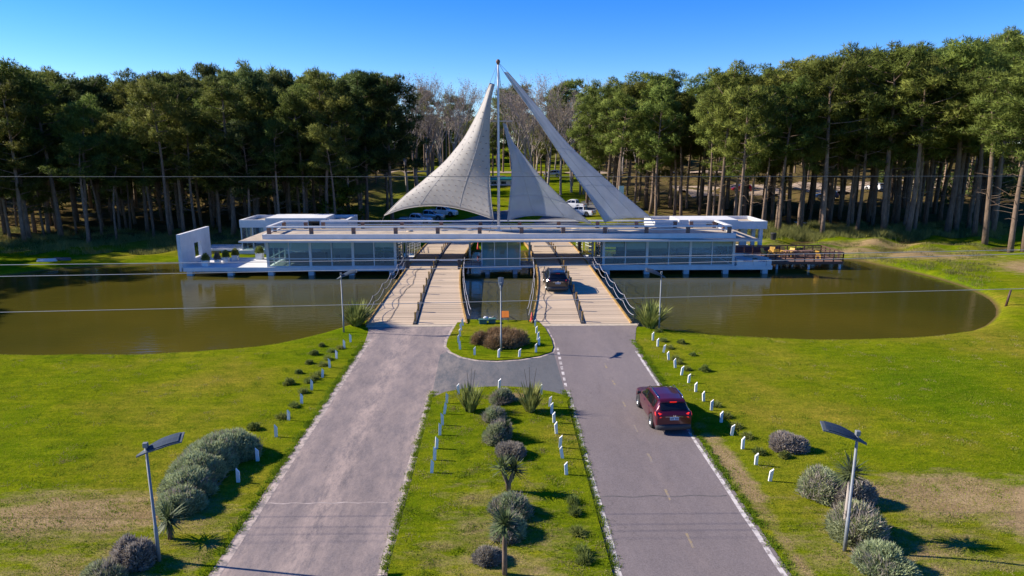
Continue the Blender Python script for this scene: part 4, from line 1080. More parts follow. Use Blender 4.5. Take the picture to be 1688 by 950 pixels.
# ------------------------------------------------------------------ vehicles
def build_vehicle(name, label, cat, loc, rz, paint, kind='suv', lit=False, scale=1.0, detail=True, group=None):
    if kind == 'suv':
        st = [(2.15,.62,.66,.70,.58),(2.08,.72,.79,.80,.66),(1.8,.86,.93,.87,.74),(1.0,.98,1.06,.89,.74),(.30,1.0,1.49,.89,.66),(-.1,1.01,1.575,.89,.655),(-1.0,1.04,1.58,.89,.645),
              (-1.55,1.06,1.55,.885,.63),(-1.74,1.06,1.50,.88,.62),(-2.02,1.06,1.12,.87,.70),(-2.10,1.0,1.04,.86,.72),(-2.17,.90,.94,.81,.68)]
        wheels, wr = (1.32, -1.28), 0.345
        sidewin = [(0.72, -0.30), (-0.36, -1.10), (-1.16, -1.52)]; rearwin = (-1.77, -2.0); front = (0.95, 0.36)
    else:
        st = [(2.6,.70,.76,.78,.66),(2.5,.86,.95,.88,.74),(2.1,.98,1.06,.92,.78),(1.25,1.05,1.12,.93,.78),(.60,1.06,1.62,.93,.66),(.2,1.07,1.76,.93,.66),(-.6,1.08,1.76,.93,.66),
              (-.85,1.08,1.66,.93,.68),(-.98,1.08,1.10,.93,.86),(-1.05,1.08,1.09,.93,.87),(-2.5,1.08,1.09,.93,.87),(-2.62,1.04,1.06,.90,.84)]
        wheels, wr = (1.65, -1.55), 0.385
        sidewin = [(1.0, 0.05), (-0.02, -0.78)]; rearwin = (-0.87, -0.97); front = (1.2, 0.66)
    A = np.array(sorted(st)); 
    def par(y): return [np.interp(y, A[:,0], A[:,k]) for k in (1,2,3,4)]
    def sill(y):
        z = 0.26
        for yw in wheels:
            d = abs(y-yw); rr = wr+0.06
            if d < rr: z = max(z, wr+math.sqrt(rr*rr-d*d))
        return z
    def sect(y):
        zb, zt, wb_, wt = par(y); zs = min(sill(y), zb-0.08); cab = zt-zb
        return [Vector((wb_*0.93, y, zs)), Vector((wb_*0.985, y, zs+(zb-zs)*0.3)), Vector((wb_*1.0, y, zs+(zb-zs)*0.72)), Vector((wb_*0.965, y, zb)),
                Vector((wt, y, zt-min(0.05, cab*0.4))), Vector((wt*0.82, y, zt)), Vector((0, y, zt+0.025*min(1, wt)))]
    def surf(y, s_, sd=1, off=0.0):
        P = sect(y); i = min(5, int(s_)); q = P[i].lerp(P[i+1], s_-i)
        if off:
            P2 = sect(y-0.05); q2 = P2[i].lerp(P2[i+1], s_-i); tang = (P[i+1]-P[i]).normalized(); fw = (q-q2).normalized() if (q-q2).length > 1e-6 else Vector((0,1,0))
            n = tang.cross(fw); 
            if n.length > 1e-6:
                n.normalize()
                if n.x < -1e-3 or (abs(n.x) < 1e-2 and n.z < 0): n = -n
                if n.z < -0.6: n = -n
                q = q + n*off
        return Vector((q.x*sd, q.y, q.z))
    t = empty(name, loc, rz, label, cat, group); t.scale = (scale,)*3
    ys = sorted(set([round(v, 3) for v in np.linspace(A[0,0], A[-1,0], 46)] + [round(v, 3) for v in A[:,0]] + [yw+dd for yw in wheels for dd in (-wr-0.061, -wr-0.055, -wr*0.8, -wr*0.4, 0, wr*0.4, wr*0.8, wr+0.055, wr+0.061)]))
    rows = []
    for y in ys:
        P = sect(y); rows.append([Vector((-q.x, q.y, q.z)) for q in P[:-1]] + [q for q in P[::-1]])
    b = MB(); b.grid(rows); b.poly(rows[0]); b.poly(rows[-1][::-1])
    body = b.build('body', paint, t, smooth=True)
    try: body.data.set_sharp_from_angle(angle=R(38))
    except Exception: pass
    MB().box(-0.66, 0.66, A[0,0]+0.12, A[-1,0]-0.12, 0.22, 0.62).build('underbody', PLASTIC, t)
    def pane_grid(name, y0, y1, s0, s1, sd, mat, off=0.012, nu=5, nv=3):
        rr = [[surf(y0+(y1-y0)*i/nu, s0+(s1-s0)*k/nv, sd, off) for k in range(nv+1)] for i in range(nu+1)]
        return MB().grid(rr).build(name, mat, t, smooth=True)
    for sd in (-1, 1):
        for (a, c) in sidewin: pane_grid('side_window', a, c, 3.12, 3.88, sd, CARGLASS)
    def full_pane(name, y0, y1, mat, off=0.012):
        rr = []
        for i in range(6):
            y = y0+(y1-y0)*i/5; half = [surf(y, 4.35+(1.65)*k/4, 1, 0) for k in range(5)]
            r_ = [Vector((-q.x, q.y, q.z)) for q in half] + half[::-1][1:]
            fb = 1 if y0 > 0 else -1
            rr.append([q+Vector((0, fb*off, off)) for q in r_])
        return MB().grid(rr).build(name, mat, t, smooth=True)
    full_pane('windscreen', front[0], front[1], CARGLASS, 0.02); rear = full_pane('rear_window', rearwin[0], rearwin[1], CARGLASS, 0.02)
    yr = A[0,0]
    for sd in (-1, 1):
        for yw in wheels:
            w = MB()
            x = sd*0.79
            wo = empty('wheel', (x, yw, wr), 0); wo.parent = t
            MB().lathe([(wr*0.62,-0.11),(wr*0.93,-0.11),(wr,-0.07),(wr,0.07),(wr*0.93,0.11),(wr*0.62,0.11)], 22, 'x').build('tyre', TYRE, wo, smooth=True)
            rb = MB(); rb.lathe([(0.01, sd*0.07),(wr*0.18, sd*0.075),(wr*0.2, sd*0.05)], 14, 'x'); rb.lathe([(wr*0.55, sd*0.06),(wr*0.66, sd*0.10),(wr*0.64, sd*0.03)], 22, 'x')
            for k in range(5):
                an = k*2*math.pi/5; c_, s_ = math.cos(an), math.sin(an); nx, nz = -s_*0.03, c_*0.03
                rb.quad((sd*0.075, c_*0.03+nx, s_*0.03+nz), (sd*0.085, c_*wr*0.62+nx*1.6, s_*wr*0.62+nz*1.6), (sd*0.085, c_*wr*0.62-nx*1.6, s_*wr*0.62-nz*1.6), (sd*0.075, c_*0.03-nx, s_*0.03-nz))
            rb.build('rim', RIM, wo, smooth=False)
            MB().lathe([(0.01, sd*0.02),(wr*0.62, sd*0.02)], 18, 'x').build('brake_disc', PLASTIC, wo)
        if kind == 'suv':
            lt = MB(); z0, z1 = 0.86, 1.05
            lt.poly([(sd*0.50, yr-0.012, 0.96), (sd*0.66, yr+0.0, z0), (sd*0.79, yr+0.05, z0), (sd*0.855, yr+0.20, 0.95), (sd*0.84, yr+0.24, z1), (sd*0.66, yr+0.075, z1), (sd*0.50, yr+0.03, 1.0)])
            ltb = MB(); pts = [(sd*0.47, yr+0.02, 0.93), (sd*0.66, yr-0.015, 0.845), (sd*0.80, yr+0.01, 0.83), (sd*0.885, yr+0.16, 0.93), (sd*0.875, yr+0.26, 1.045), (sd*0.70, yr+0.06, 1.06), (sd*0.47, yr+0.05, 0.99)]
            inner = [(x*0.92, y+0.12, z) for x, y, z in pts]
            ltb.poly(pts if sd < 0 else pts[::-1])
            for k in range(7):
                a_, c_ = pts[k], pts[(k+1) % 7]; ia, ic = inner[k], inner[(k+1) % 7]; ltb.quad(a_, c_, ic, ia)
            o = ltb.build('tail_light', TAIL_LIT if lit else TAIL, t, smooth=False)
        else:
            MB().box(min(sd*0.80, sd*0.93), max(sd*0.80, sd*0.93), yr-0.02, yr+0.06, 0.75, 1.05).build('tail_light', TAIL, t)
        m = MB(); ym = front[0]-0.28; m.cbox((sd*1.0, ym, 1.06 if kind == 'suv' else 1.16), (0.20, 0.10, 0.14)); m.build('mirror', paint if kind != 'suv' else PLASTIC, t, bevel=0.03)
        hl = MB(); yf = A[-1,0]; hl.cbox((sd*0.62, yf-0.07, 0.68), (0.28, 0.18, 0.12)); hl.build('headlight', CHROME, t, bevel=0.03)
        for yh in ((0.05, -0.85) if kind == 'suv' else (0.25, -0.6)):
            MB().cbox((sd*0.885, yh, 0.93), (0.03, 0.18, 0.03)).build('door_handle', paint, t)
    bz = 0.24 if kind == 'suv' else 0.42
    bump = MB(); prof = [(-0.80, yr+0.22), (-0.86, yr+0.10), (-0.78, yr-0.03), (-0.4, yr-0.075), (0, yr-0.085), (0.4, yr-0.075), (0.78, yr-0.03), (0.86, yr+0.10), (0.80, yr+0.22)]
    rr = []
    for z, o_ in ((bz, 0.05), (bz+0.06, 0.0), (bz+0.22, 0.0), (bz+0.27, 0.05), (bz+0.28, 0.14)): rr.append([(x*(1-o_*0.3), y+o_, z) for x, y in prof])
    bump.grid(rr); bump.build('bumper', PLASTIC if kind == 'suv' else CHROME, t, smooth=True)
    pl = MB().cbox((0, yr-0.018 if kind == 'suv' else yr-0.03, 0.80), (0.42, 0.02, 0.14)).build('number_plate', PLATE, t)
    ch = MB()
    for k in range(7):
        if k == 3: continue
        x = -0.165+k*0.055; ch.box(x-0.016, x+0.016, yr-0.035 if kind == 'suv' else yr-0.046, yr-0.0295 if kind == 'suv' else yr-0.0405, 0.765, 0.835)
    ch.build('plate_characters', PLATE_INK, pl)
    if kind == 'suv':
        em = MB(); em.box(-0.055,-0.035,yr-0.03,yr-0.005,0.90,0.97); em.box(0.035,0.055,yr-0.03,yr-0.005,0.90,0.97); em.box(-0.035,0.035,yr-0.03,yr-0.005,0.925,0.945); em.build('emblem', CHROME, t)
        MB().box(-0.42,0.42,yr-0.012,yr+0.02,0.875,0.893).build('tailgate_trim', CHROME, t)
        sp = MB(); sp.grid([[(-0.60,-1.62,1.555),(0,-1.62,1.59),(0.60,-1.62,1.555)],[(-0.58,-1.86,1.50),(0,-1.88,1.545),(0.58,-1.86,1.50)],[(-0.57,-1.85,1.455),(0,-1.87,1.49),(0.57,-1.85,1.455)],[(-0.58,-1.70,1.47),(0,-1.70,1.5),(0.58,-1.70,1.47)]]); spo = sp.build('spoiler', paint, t, smooth=True)
        MB().box(-0.16,0.16,-1.90,-1.865,1.495,1.53).build('brake_light', TAIL_LIT if lit else TAIL, spo)
        for sd in (-1, 1):
            MB().tube([(sd*0.585,0.25,1.52),(sd*0.60,0.15,1.60),(sd*0.60,-1.3,1.615),(sd*0.575,-1.5,1.555)], 0.022, 6).build('roof_rail', CHROME, t, smooth=True)
        MB().tube([(-0.1,-2.03,1.12),(0.28,-1.98,1.2)], 0.014, 5).build('rear_wiper', PLASTIC, t)
    else:
        MB().box(-0.72,0.72,-2.48,-1.12,1.095,1.115).build('bed_liner', PLASTIC, t)
        for sd in (-1, 1): MB().tube([(sd*0.78,-1.1,1.1),(sd*0.74,-1.0,1.4),(sd*0.70,-0.95,1.62)], 0.04, 6).build('roll_bar', PLASTIC, t)
    return t
MAROON = car_paint('maroon_paint', (0.085, 0.006, 0.016)); BLACKPAINT = car_paint('black_paint', (0.010, 0.011, 0.014)); WHITEPAINT = car_paint('white_paint', (0.72, 0.73, 0.75), 0.0)
REDPAINT = car_paint('red_paint', (0.32, 0.012, 0.015)); BLUEPAINT = car_paint('blue_paint', (0.02, 0.045, 0.13)); SILVER = car_paint('silver_paint', (0.42, 0.44, 0.46), 0.6)
RZ0 = 0.019
build_vehicle('car', 'maroon crossover car with glowing red tail lights driving on right carriageway', 'car', (7.84, 30.95, RZ0), R(2.0), MAROON, 'suv', lit=True, scale=0.965)
bq = 56.7
t = build_vehicle('car', 'black sport utility car driving up the right plank bridge', 'car', (bx_mid(bq+2)-1.42, bq+2.0, deck_z(bq+2.0)+0.045), R(1.0), BLACKPAINT, 'suv', lit=False, scale=1.06)
t.rotation_euler = (math.atan2(deck_z(bq+3)-deck_z(bq+1), 2.0), 0, R(1.0))
def GT(px, py):
    """point where the line of sight through a picture point meets the ground beyond the pond"""
    r = ray(px, py); prev = 80.0
    for Y in np.arange(80, 420, 0.5):
        t_ = Y/r[1]; z = CAM_H+r[2]*t_; x = r[0]*t_
        if z <= float(rise(np.array(x), np.array(Y))): return Vector((x, Y, HZ(x, Y)))
    return Vector((r[0]*400/r[1], 400, HZ(r[0]*400/r[1], 400)))
cars_far = [('pickup_truck', 'white crew cab pickup parked foremost under the beige sail', 'pickup', (687,371), R(-98), WHITEPAINT, 'pickup'),
            ('pickup_truck', 'pale pickup parked second, just behind the foremost white pickup', 'pickup', (708,364), R(-96), SILVER, 'pickup'),
            ('pickup_truck', 'bluish white pickup parked farthest back under the beige sail', 'pickup', (730,357), R(-104), WHITEPAINT, 'pickup'),
            ('car', 'maroon car mostly hidden by the roof railing below the white pickups', 'car', (672,379), R(-92), MAROON, 'suv'),
            ('pickup_truck', 'white pickup with dark bed cover parked farther, between the mesh sails', 'pickup', (944,345), R(60), WHITEPAINT, 'pickup'),
            ('pickup_truck', 'white pickup parked nearer, between the two mesh sails', 'pickup', (957,356), R(58), WHITEPAINT, 'pickup'),
            ('car', 'red car parked on the sandy clearing in the right wood', 'car', (1222,316), R(80), REDPAINT, 'suv'),
            ('car', 'dark blue car parked in shade among the right pines', 'car', (1362,330), R(70), BLUEPAINT, 'suv'),
            ('car', 'white car glimpsed between trunks deep in the right wood', 'car', (1441,315), R(20), WHITEPAINT, 'suv'),
            ('car', 'silver car parked on the far track behind the bare trees', 'car', (910,292), R(85), SILVER, 'suv')]
for nm, lab, cat, (px, py), rz, pt, kd in cars_far:
    q = GT(px, py); build_vehicle(nm, lab, cat, (q.x, q.y, q.z+0.06), rz, pt, kd)

# ------------------------------------------------------------------ solar street lamps
def street_lamp(px, py, rz, lab, h=4.0, z=None, roll=0.45):
    q = G(px, py); zz = HZ(q.x, q.y) if z is None else z
    t = empty('street_lamp', (q.x, q.y, zz-0.02), rz, lab, 'street lamp', 'solar street lamps')
    MB().tube([(0,0,0),(0,0,1.2),(0,0,1.21),(0,0,h+0.12)], [0.062,0.058,0.046,0.042], 12).build('pole', GALV, t, smooth=True)
    rows, under = [], []
    for i in range(15):
        f = i/14; x = -0.30+1.40*f; zz_ = h-0.28+0.88*f-0.36*f*f*0.95
        w = 0.05+0.31*min(1, f*1.9)**0.9
        rl_ = roll*w/2; rows.append([(x, -w/2, zz_+0.02-rl_), (x, 0, zz_+0.045), (x, w/2, zz_+0.02+rl_)]); under.append([(x, w/2, zz_-0.02+rl_), (x, 0, zz_-0.03), (x, -w/2, zz_-0.02-rl_)])
    b = MB(); full = [r_+u_ for r_, u_ in zip(rows, under)]; b.grid(full, closed=True); b.poly(full[0][::-1]); b.poly(full[-1])
    head = b.build('lamp_head', DARKSTEEL if False else simple('lamp_head_grey', (0.10,0.12,0.14), 0.8, metal=0.0, var=0.1, spec=0.2), t, smooth=False)
    pb = MB(); pb.grid([[(x, -w_*0.9, z_+0.012-roll*w_*0.9) if k == 0 else ((x, 0, z_+0.036) if k == 1 else (x, w_*0.9, z_+0.012+roll*w_*0.9)) for k in range(3)] for (x, w_, z_) in [(r_[1][0], r_[2][1], r_[1][2]-0.025+0.02) for r_ in rows[3:14]]])
    pb.build('solar_panel', SOLAR, head)
    MB().cbox((0.80, 0, h+0.13), (0.26, 0.12, 0.03)).build('light_module', simple('lamp_diffuser', (0.4,0.4,0.4), 0.5), head)
    MB().box(-0.07,0.07,-0.07,0.07,h+0.0,h+0.16).build('bracket', GALV, t, bevel=0.015)
    return t
street_lamp(263, 925, R(8), 'grey solar street lamp with curved blade head at lower left by hedge', 3.9)
street_lamp(1392, 908, R(172), 'grey solar street lamp with curved blade head at lower right by yucca', 4.05, roll=-0.45)
street_lamp(567, 548, R(10), 'grey solar street lamp beside the left bridge flax clump', 4.1)
street_lamp(1086, 545, R(170), 'grey solar street lamp beside the right bridge flax clump', 4.1, roll=-0.45)
street_lamp(826, 581, R(90), 'grey solar street lamp in the brown bush on the rounded island', 4.3, 0.07, roll=0)

# ------------------------------------------------------------------ white timber marker posts
post_b = MB(); w, d, h = 0.065, 0.035, 0.56
lo = [(-w,-d,-0.1),(w,-d,-0.1),(w,d,-0.1),(-w,d,-0.1)]; hi = [(-w,-d,h-0.13),(w,-d,h),(w,d,h),(-w,d,h-0.13)]
post_b.poly(lo[::-1]); post_b.poly(hi)
for k in range(4): post_b.quad(lo[k], lo[(k+1)%4], hi[(k+1)%4], hi[k])
post_me = post_b.mesh('marker_post', POSTWHITE)
ORD = ['first','second','third','fourth','fifth','sixth','seventh','eighth','ninth','tenth','eleventh','twelfth','thirteenth','fourteenth','fifteenth','sixteenth','seventeenth','eighteenth','nineteenth','twentieth',
       'twenty-first','twenty-second','twenty-third','twenty-fourth','twenty-fifth','twenty-sixth','twenty-seventh','twenty-eighth','twenty-ninth','thirtieth']
def posts(pxs, fmt, group, z=None, rz0=0.0, flip=False):
    for i, (px, py) in enumerate(pxs):
        q = G(px, py, 0.07 if z else 0); zz = z if z is not None else HZ(q.x, q.y)
        o = link_mesh('marker_post', post_me, None, (q.x, q.y, zz), rz0+random.uniform(-0.25,0.25)+(math.pi if flip else 0))
        o.rotation_euler.x = random.gauss(0,0.07); o.rotation_euler.y = random.gauss(0,0.07)
        o.scale = (1,1,random.uniform(0.94,1.08))
        tag(o, fmt % ORD[i], 'post', group)
def z1(x, y): return (1040+x/4.75, 520+y/4.75)
posts([z1(*p) for p in [(172,196),(210,243),(254,292),(296,350),(347,410),(396,468),(452,528),(507,598),(569,672),(630,743),(706,838),(788,940)]] + [(1224,740),(1246,766),(1269,793)], '%s white post from the bridge in the row right of the right carriageway', 'white posts beside the right lawn')
def z8(x, y): return (440+x/4.75, 540+y/4.75)
posts([z8(*p) for p in [(655,115),(606,165),(545,245),(492,315),(435,392),(350,490),(272,597),(170,725),(72,857)]] + [(425,760),(393,795)], '%s white post from the bridge in the row left of the left carriageway', 'white posts beside the left lawn', flip=True)
def z5(x, y): return (640+x/2.567, 580+y/2.567)
posts([z5(*p) for p in [(247,217),(237,263),(230,310),(218,352),(204,410),(196,458),(184,512)]], '%s white post from the top along the left side of the median', 'white posts on the left of the median', z=0.07, flip=True)
posts([z5(*p) for p in [(683,232),(692,262),(702,300),(712,347),(727,405),(737,450),(754,520)]], '%s white post from the top along the right side of the median', 'white posts on the right of the median', z=0.07)
def zi(x, y): return (730+x/7.915, 480+y/7.915)
posts([zi(*p) for p in [(262,450),(240,510),(228,590),(205,670),(225,760),(415,832),(730,865),(997,858),(1215,798),(1255,705),(1240,640),(1222,550),(1203,460)]], '%s white post round the rounded island, counted from the left bridge', 'white posts round the island', z=0.07)
posts([(756, 650),(823, 640),(892, 650)], '%s white post from the left at the rounded top end of the median', 'white posts at the median head', z=0.07)

# ------------------------------------------------------------------ things on the island
q = G(833, 531); t = empty('sign_board', (q.x, q.y, 0.07), 0.05, 'square orange board leaning on legs at the back of the island', 'sign')
b = MB(); b.poly([(-0.27,-0.12,0.32),(0.27,-0.12,0.32),(0.27,0.30,0.70),(-0.27,0.30,0.70)]); b.poly([(-0.27,-0.09,0.29),(-0.27,0.33,0.67),(0.27,0.33,0.67),(0.27,-0.09,0.29)]); b.build('board', ORANGE, t)
for s_ in (-0.2, 0.2): MB().tube([(s_,0.30,0.66),(s_+0.02,0.42,0)], 0.02, 5).build('leg', DARKSTEEL, t); MB().tube([(s_,-0.08,0.31),(s_,-0.12,0)], 0.02, 5).build('leg', DARKSTEEL, t)
MB().tube([(0.27,0.2,0.35),(0.75,0.35,0.03)], 0.025, 5).build('prop', DARKSTEEL, t)
q = G(876.5, 531); t = empty('traffic_cone', (q.x, q.y, 0.07), 0, 'red traffic cone at the foot of the right bridge', 'cone')
MB().box(-0.16,0.16,-0.16,0.16,0,0.035).build('base', REDCONE, t); MB().lathe([(0.13,0.036),(0.025,0.68),(0.001,0.685)], 16).build('cone', REDCONE, t, smooth=True)
q = D(675/1, 404, 88.5); t = empty('traffic_cone', (-2.6, 84.5, HZ(-2.6,84.5) if HZ(-2.6,84.5) > -0.3 else 0.0), 0, 'small red cone seen under the roof beyond the left bridge', 'cone')
MB().box(-0.18,0.18,-0.18,0.18,0,0.035).build('base', REDCONE, t); MB().lathe([(0.15,0.036),(0.03,0.9),(0.001,0.905)], 14).build('cone', REDCONE, t, smooth=True)
for (px, py, w_, lab) in ((796, 535, 0.55, 'dark teal utility box nearest the left bridge on the island'), (811, 534, 0.5, 'second teal utility box on the island, by the lamp pole')):
    q = G(px, py); t = empty('utility_box', (q.x, q.y, 0.07), 0.1, lab, 'utility box')
    MB().box(-w_/2,w_/2,-0.2,0.2,0,0.30).build('body', TEAL, t, bevel=0.02); MB().box(-w_/2-0.03,w_/2+0.03,-0.23,0.23,0.302,0.345).build('lid', simple('teal_lid', (0.04,0.12,0.10), 0.6), t, bevel=0.01)
q = G(804, 529.5); t = empty('pump', (q.x, q.y, 0.0), 0.0, 'white pump housing at the water edge behind the teal boxes', 'pump')
MB().lathe([(0.01,0.36),(0.16,0.33),(0.2,0.2),(0.2,0.0)], 14, c=(-0.15,0,0)).build('tank', WHITE_METAL, t, smooth=True); MB().lathe([(0.01,0.28),(0.15,0.26),(0.18,0.15),(0.18,0)], 14, c=(0.22,0.05,0)).build('motor', WHITE_METAL, t, smooth=True); MB().tube([(0.2,0,0.2),(0.5,0.1,0.35),(0.6,0.6,-0.3)], 0.04, 8).build('pipe', simple('tan_pipe', (0.4,0.33,0.22), 0.7), t, smooth=True)

# ------------------------------------------------------------------ planting
def mound(name, px, py, rx, ry, rz_, n, mat, lab, cat='bush', group=None, length=0.17, width=0.05, lumps=9, z=None, up=0.6, mat2=None):
    q = G(px, py); zz = z if z is not None else HZ(q.x, q.y)
    t = empty(name, (q.x, q.y, zz-0.03), random.uniform(0, 6.28), lab, cat, group)
    T = dome_tris(n, rx, ry, rz_, length, width, RNG, 0.45, up, lumps)
    link_mesh('foliage', tri_mesh('foliage', T, mat), t)
    core = MB(); prof = [(0.001, rz_*0.62), (rx*0.35, rz_*0.55), (rx*0.58, rz_*0.3), (rx*0.62, 0.0)]
    core.lathe(prof, 12)
    if rx > 0.4: link_mesh('woody_core', core.mesh('woody_core', simple('woody_core', (0.10,0.085,0.06), 0.95)), t)
    if mat2: link_mesh('flower_spikes', tri_mesh('flower_spikes', dome_tris(n//9, rx*1.02, ry*1.02, rz_*1.04, length*1.4, width*0.6, RNG, 0.2, 1.0, lumps), mat2), t)
    return t
M_Z = 0.07
LV = [(828, 664, 0.62, 0.5, 0.55, LAVENDER, 'rounded grey green lavender bush at the top end of the median'),
      (815, 695, 0.50, 0.45, 0.55, LAVENDER, 'small lavender bush behind the largest one at the median top'),
      (823, 726, 0.75, 0.6, 0.75, LAVENDER, 'largest grey green lavender bush in the upper median row'),
      (842, 752, 0.62, 0.5, 0.52, LAV_PURPLE, 'purplish dry lavender bush midway along the median'),
      (842, 848, 0.72, 0.55, 0.62, LAVENDER, 'wide lavender bush behind the front yucca of the median'),
      (838, 884, 0.62, 0.5, 0.58, LAVENDER, 'lavender bush touching the front yucca of the median'),
      (806, 928, 0.42, 0.35, 0.38, LAV_PURPLE, 'small purplish lavender bush left of the front yucca trunk')]
for px, py, rx, ry, rz_, m_, lab in LV: mound('lavender_bush', px, py, rx, ry, rz_, 8000, m_, lab, group='lavender bushes on the median', z=M_Z, mat2=LAV_PURPLE if m_ is LAVENDER else None)
for px, py, rx, ry, rz_, m_, lab in [(1296, 738, 0.85, 0.6, 0.62, LAV_PURPLE, 'lone purplish lavender bush on the right lawn beyond the posts'),
      (1352, 816, 0.82, 0.7, 0.95, LAVENDER, 'tall lavender bush left of the right yucca'), (1408, 832, 0.85, 0.7, 0.85, LAV_PURPLE, 'lavender bush behind the right lamp pole'),
      (1412, 884, 1.0, 0.85, 1.05, LAVENDER, 'big rounded lavender bush right of the right lamp pole'), (1458, 940, 0.85, 0.7, 0.75, LAVENDER, 'lavender bush at the lower right beside the frame bottom'),
      (222, 928, 0.62, 0.55, 0.85, LAV_PURPLE, 'dry purplish bush left of the lower left lamp'), (172, 958, 0.6, 0.5, 0.5, LAVENDER, 'lavender bush cut by the bottom edge at lower left')]:
    mound('lavender_bush', px, py, rx, ry, rz_, 9500, m_, lab, group='lavender bushes on the side lawns', mat2=LAV_PURPLE if m_ is LAVENDER else None)
# long lavender hedge at left: overlapping mounds along a curve, one mass
hedge_px = [(300, 838, 0.75, 0.6), (312, 812, 0.95, 0.75), (328, 788, 1.05, 0.85), (345, 770, 1.05, 0.9), (368, 755, 1.05, 0.9), (392, 750, 0.95, 0.85)]
q0 = G(345, 790); t = empty('lavender_hedge', (q0.x, q0.y, 0), 0, 'long curved grey green lavender hedge on the left lawn', 'hedge')
T = []; core = MB()
for px, py, r_, h_ in hedge_px:
    q = G(px, py); T.append(dome_tris(14000, r_, r_*0.95, h_*1.15, 0.16, 0.055, RNG, 0.35, 0.6, 16) + np.array([q.x-q0.x, q.y-q0.y, -0.02]))
    core.lathe([(0.001, h_*0.75), (r_*0.4, h_*0.65), (r_*0.62, h_*0.3), (r_*0.65, -0.05)], 12, c=(q.x-q0.x, q.y-q0.y, 0))
link_mesh('foliage', tri_mesh('foliage', np.concatenate(T), LAVENDER), t); core.build('woody_core', simple('woody_core', (0.10,0.085,0.06), 0.95), t)
T = [dome_tris(500, r_*1.02, r_*0.97, h_*1.18, 0.2, 0.035, RNG, 0.15, 1.0, 16) + np.array([G(px,py).x-q0.x, G(px,py).y-q0.y, -0.02]) for px, py, r_, h_ in hedge_px]
link_mesh('flower_spikes', tri_mesh('flower_spikes', np.concatenate(T), LAV_PURPLE), t)

def blade_strip(o, az, el, L_, w, droop, segs=4):
    pts = []; d = Vector((math.cos(az)*math.cos(el), math.sin(az)*math.cos(el), math.sin(el))); side = Vector((-math.sin(az), math.cos(az), 0))
    p = Vector(o); tris = []; prevL = prevR = None
    for i in range(segs+1):
        f = i/segs; ww = w*(1-f**1.6)*(0.55+0.9*min(f*3, 1)*0.5)
        a, b_ = p-side*ww/2, p+side*ww/2
        if prevL is not None:
            tris.append([prevL, prevR, b_]); 
            if i < segs: tris.append([prevL, b_, a])
        prevL, prevR = a, b_
        d = (d + Vector((0, 0, -droop/segs*(0.4+f)))).normalized(); p = p + d*(L_/segs)
    return tris
def flax(px, py, h, n, lab, z=None, group=None):
    stiff = h < 1.5
    q = G(px, py); zz = z if z is not None else HZ(q.x, q.y)
    t = empty('flax_clump', (q.x, q.y, zz-0.03), 0, lab, 'flax', group); tr = []
    for i in range(n):
        az = random.uniform(0, 6.283); el = R(random.uniform(56 if stiff else 42, 88)); L_ = h*random.uniform(0.7, 1.25); o = (0.18*h*math.cos(az)*random.random(), 0.18*h*math.sin(az)*random.random(), 0)
        tr += blade_strip(o, az, el, L_, random.uniform(0.11, 0.18)*(0.7+0.3*h), random.uniform(0.05, 0.35) if stiff else random.uniform(0.2, 0.8))
    link_mesh('leaves', tri_mesh('leaves', np.array([[list(v) for v in f] for f in tr]), FLAX), t)
    sm = MB()
    for k in range(3):
        az = random.uniform(0, 6.283); sm.tube([(0,0,0),(0.12*math.cos(az),0.12*math.sin(az),h*0.8),(0.3*math.cos(az),0.3*math.sin(az),h*1.7)], [0.02,0.015,0.008], 5)
    sm.build('flower_stem', simple('dark_stem', (0.07,0.05,0.035), 0.8), t)
flax(588, 537, 1.75, 300, 'big flax clump with strap leaves left of the left bridge', 0.0)
flax(1072, 540, 1.85, 300, 'big flax clump with strap leaves right of the right bridge', 0.0)
flax(775, 680, 1.25, 150, 'upright flax clump at the left corner of the median head', M_Z)
flax(874, 680, 1.3, 150, 'upright flax clump at the right corner of the median head', M_Z)
def yucca(px, py, trunk, r_, n, lab, z=None, heads=1, group=None):
    q = G(px, py); zz = z if z is not None else HZ(q.x, q.y)
    t = empty('yucca', (q.x, q.y, zz-0.03), 0, lab, 'yucca', group)
    for hd in range(heads):
        ax = (hd-(heads-1)/2)*0.75; top = Vector((ax*0.62, random.uniform(-0.1,0.1), trunk*(1 if hd == 0 else 0.93)))
        pts = [(0,0,0), (ax*0.1, 0, trunk*0.35), (ax*0.45, 0, trunk*0.7), tuple(top)]
        MB().tube(pts, [0.085,0.075,0.07,0.07], 8).build('trunk', BARK_PALE if trunk > 2 else BARK, t, smooth=True)
        tr = []
        for i in range(n):
            az = random.uniform(0, 6.283); el = R(random.uniform(-35, 88)); tr += blade_strip(top+Vector((0,0,random.uniform(-0.12,0.1))), az, el, r_*random.uniform(0.75,1.1), 0.075, random.uniform(0.05,0.3), 3)
        link_mesh('leaf_rosette', tri_mesh('leaf_rosette', np.array([[list(v) for v in f] for f in tr]), YUCCA), t)
yucca(836, 727, 0.62, 0.42, 70, 'small yucca behind the largest lavender on the median', M_Z)
yucca(838, 812, 1.0, 0.58, 90, 'two headed yucca in the middle of the median', M_Z, heads=2)
yucca(832, 950, 1.75, 0.62, 130, 'tall single yucca on bare trunk at the bottom of the median', M_Z)
yucca(1391, 884, 2.35, 0.72, 140, 'tall yucca on pale trunk beside the right lamp pole')
yucca(281, 888, 0.75, 0.72, 90, 'low spiky yucca beside the lower left lamp')
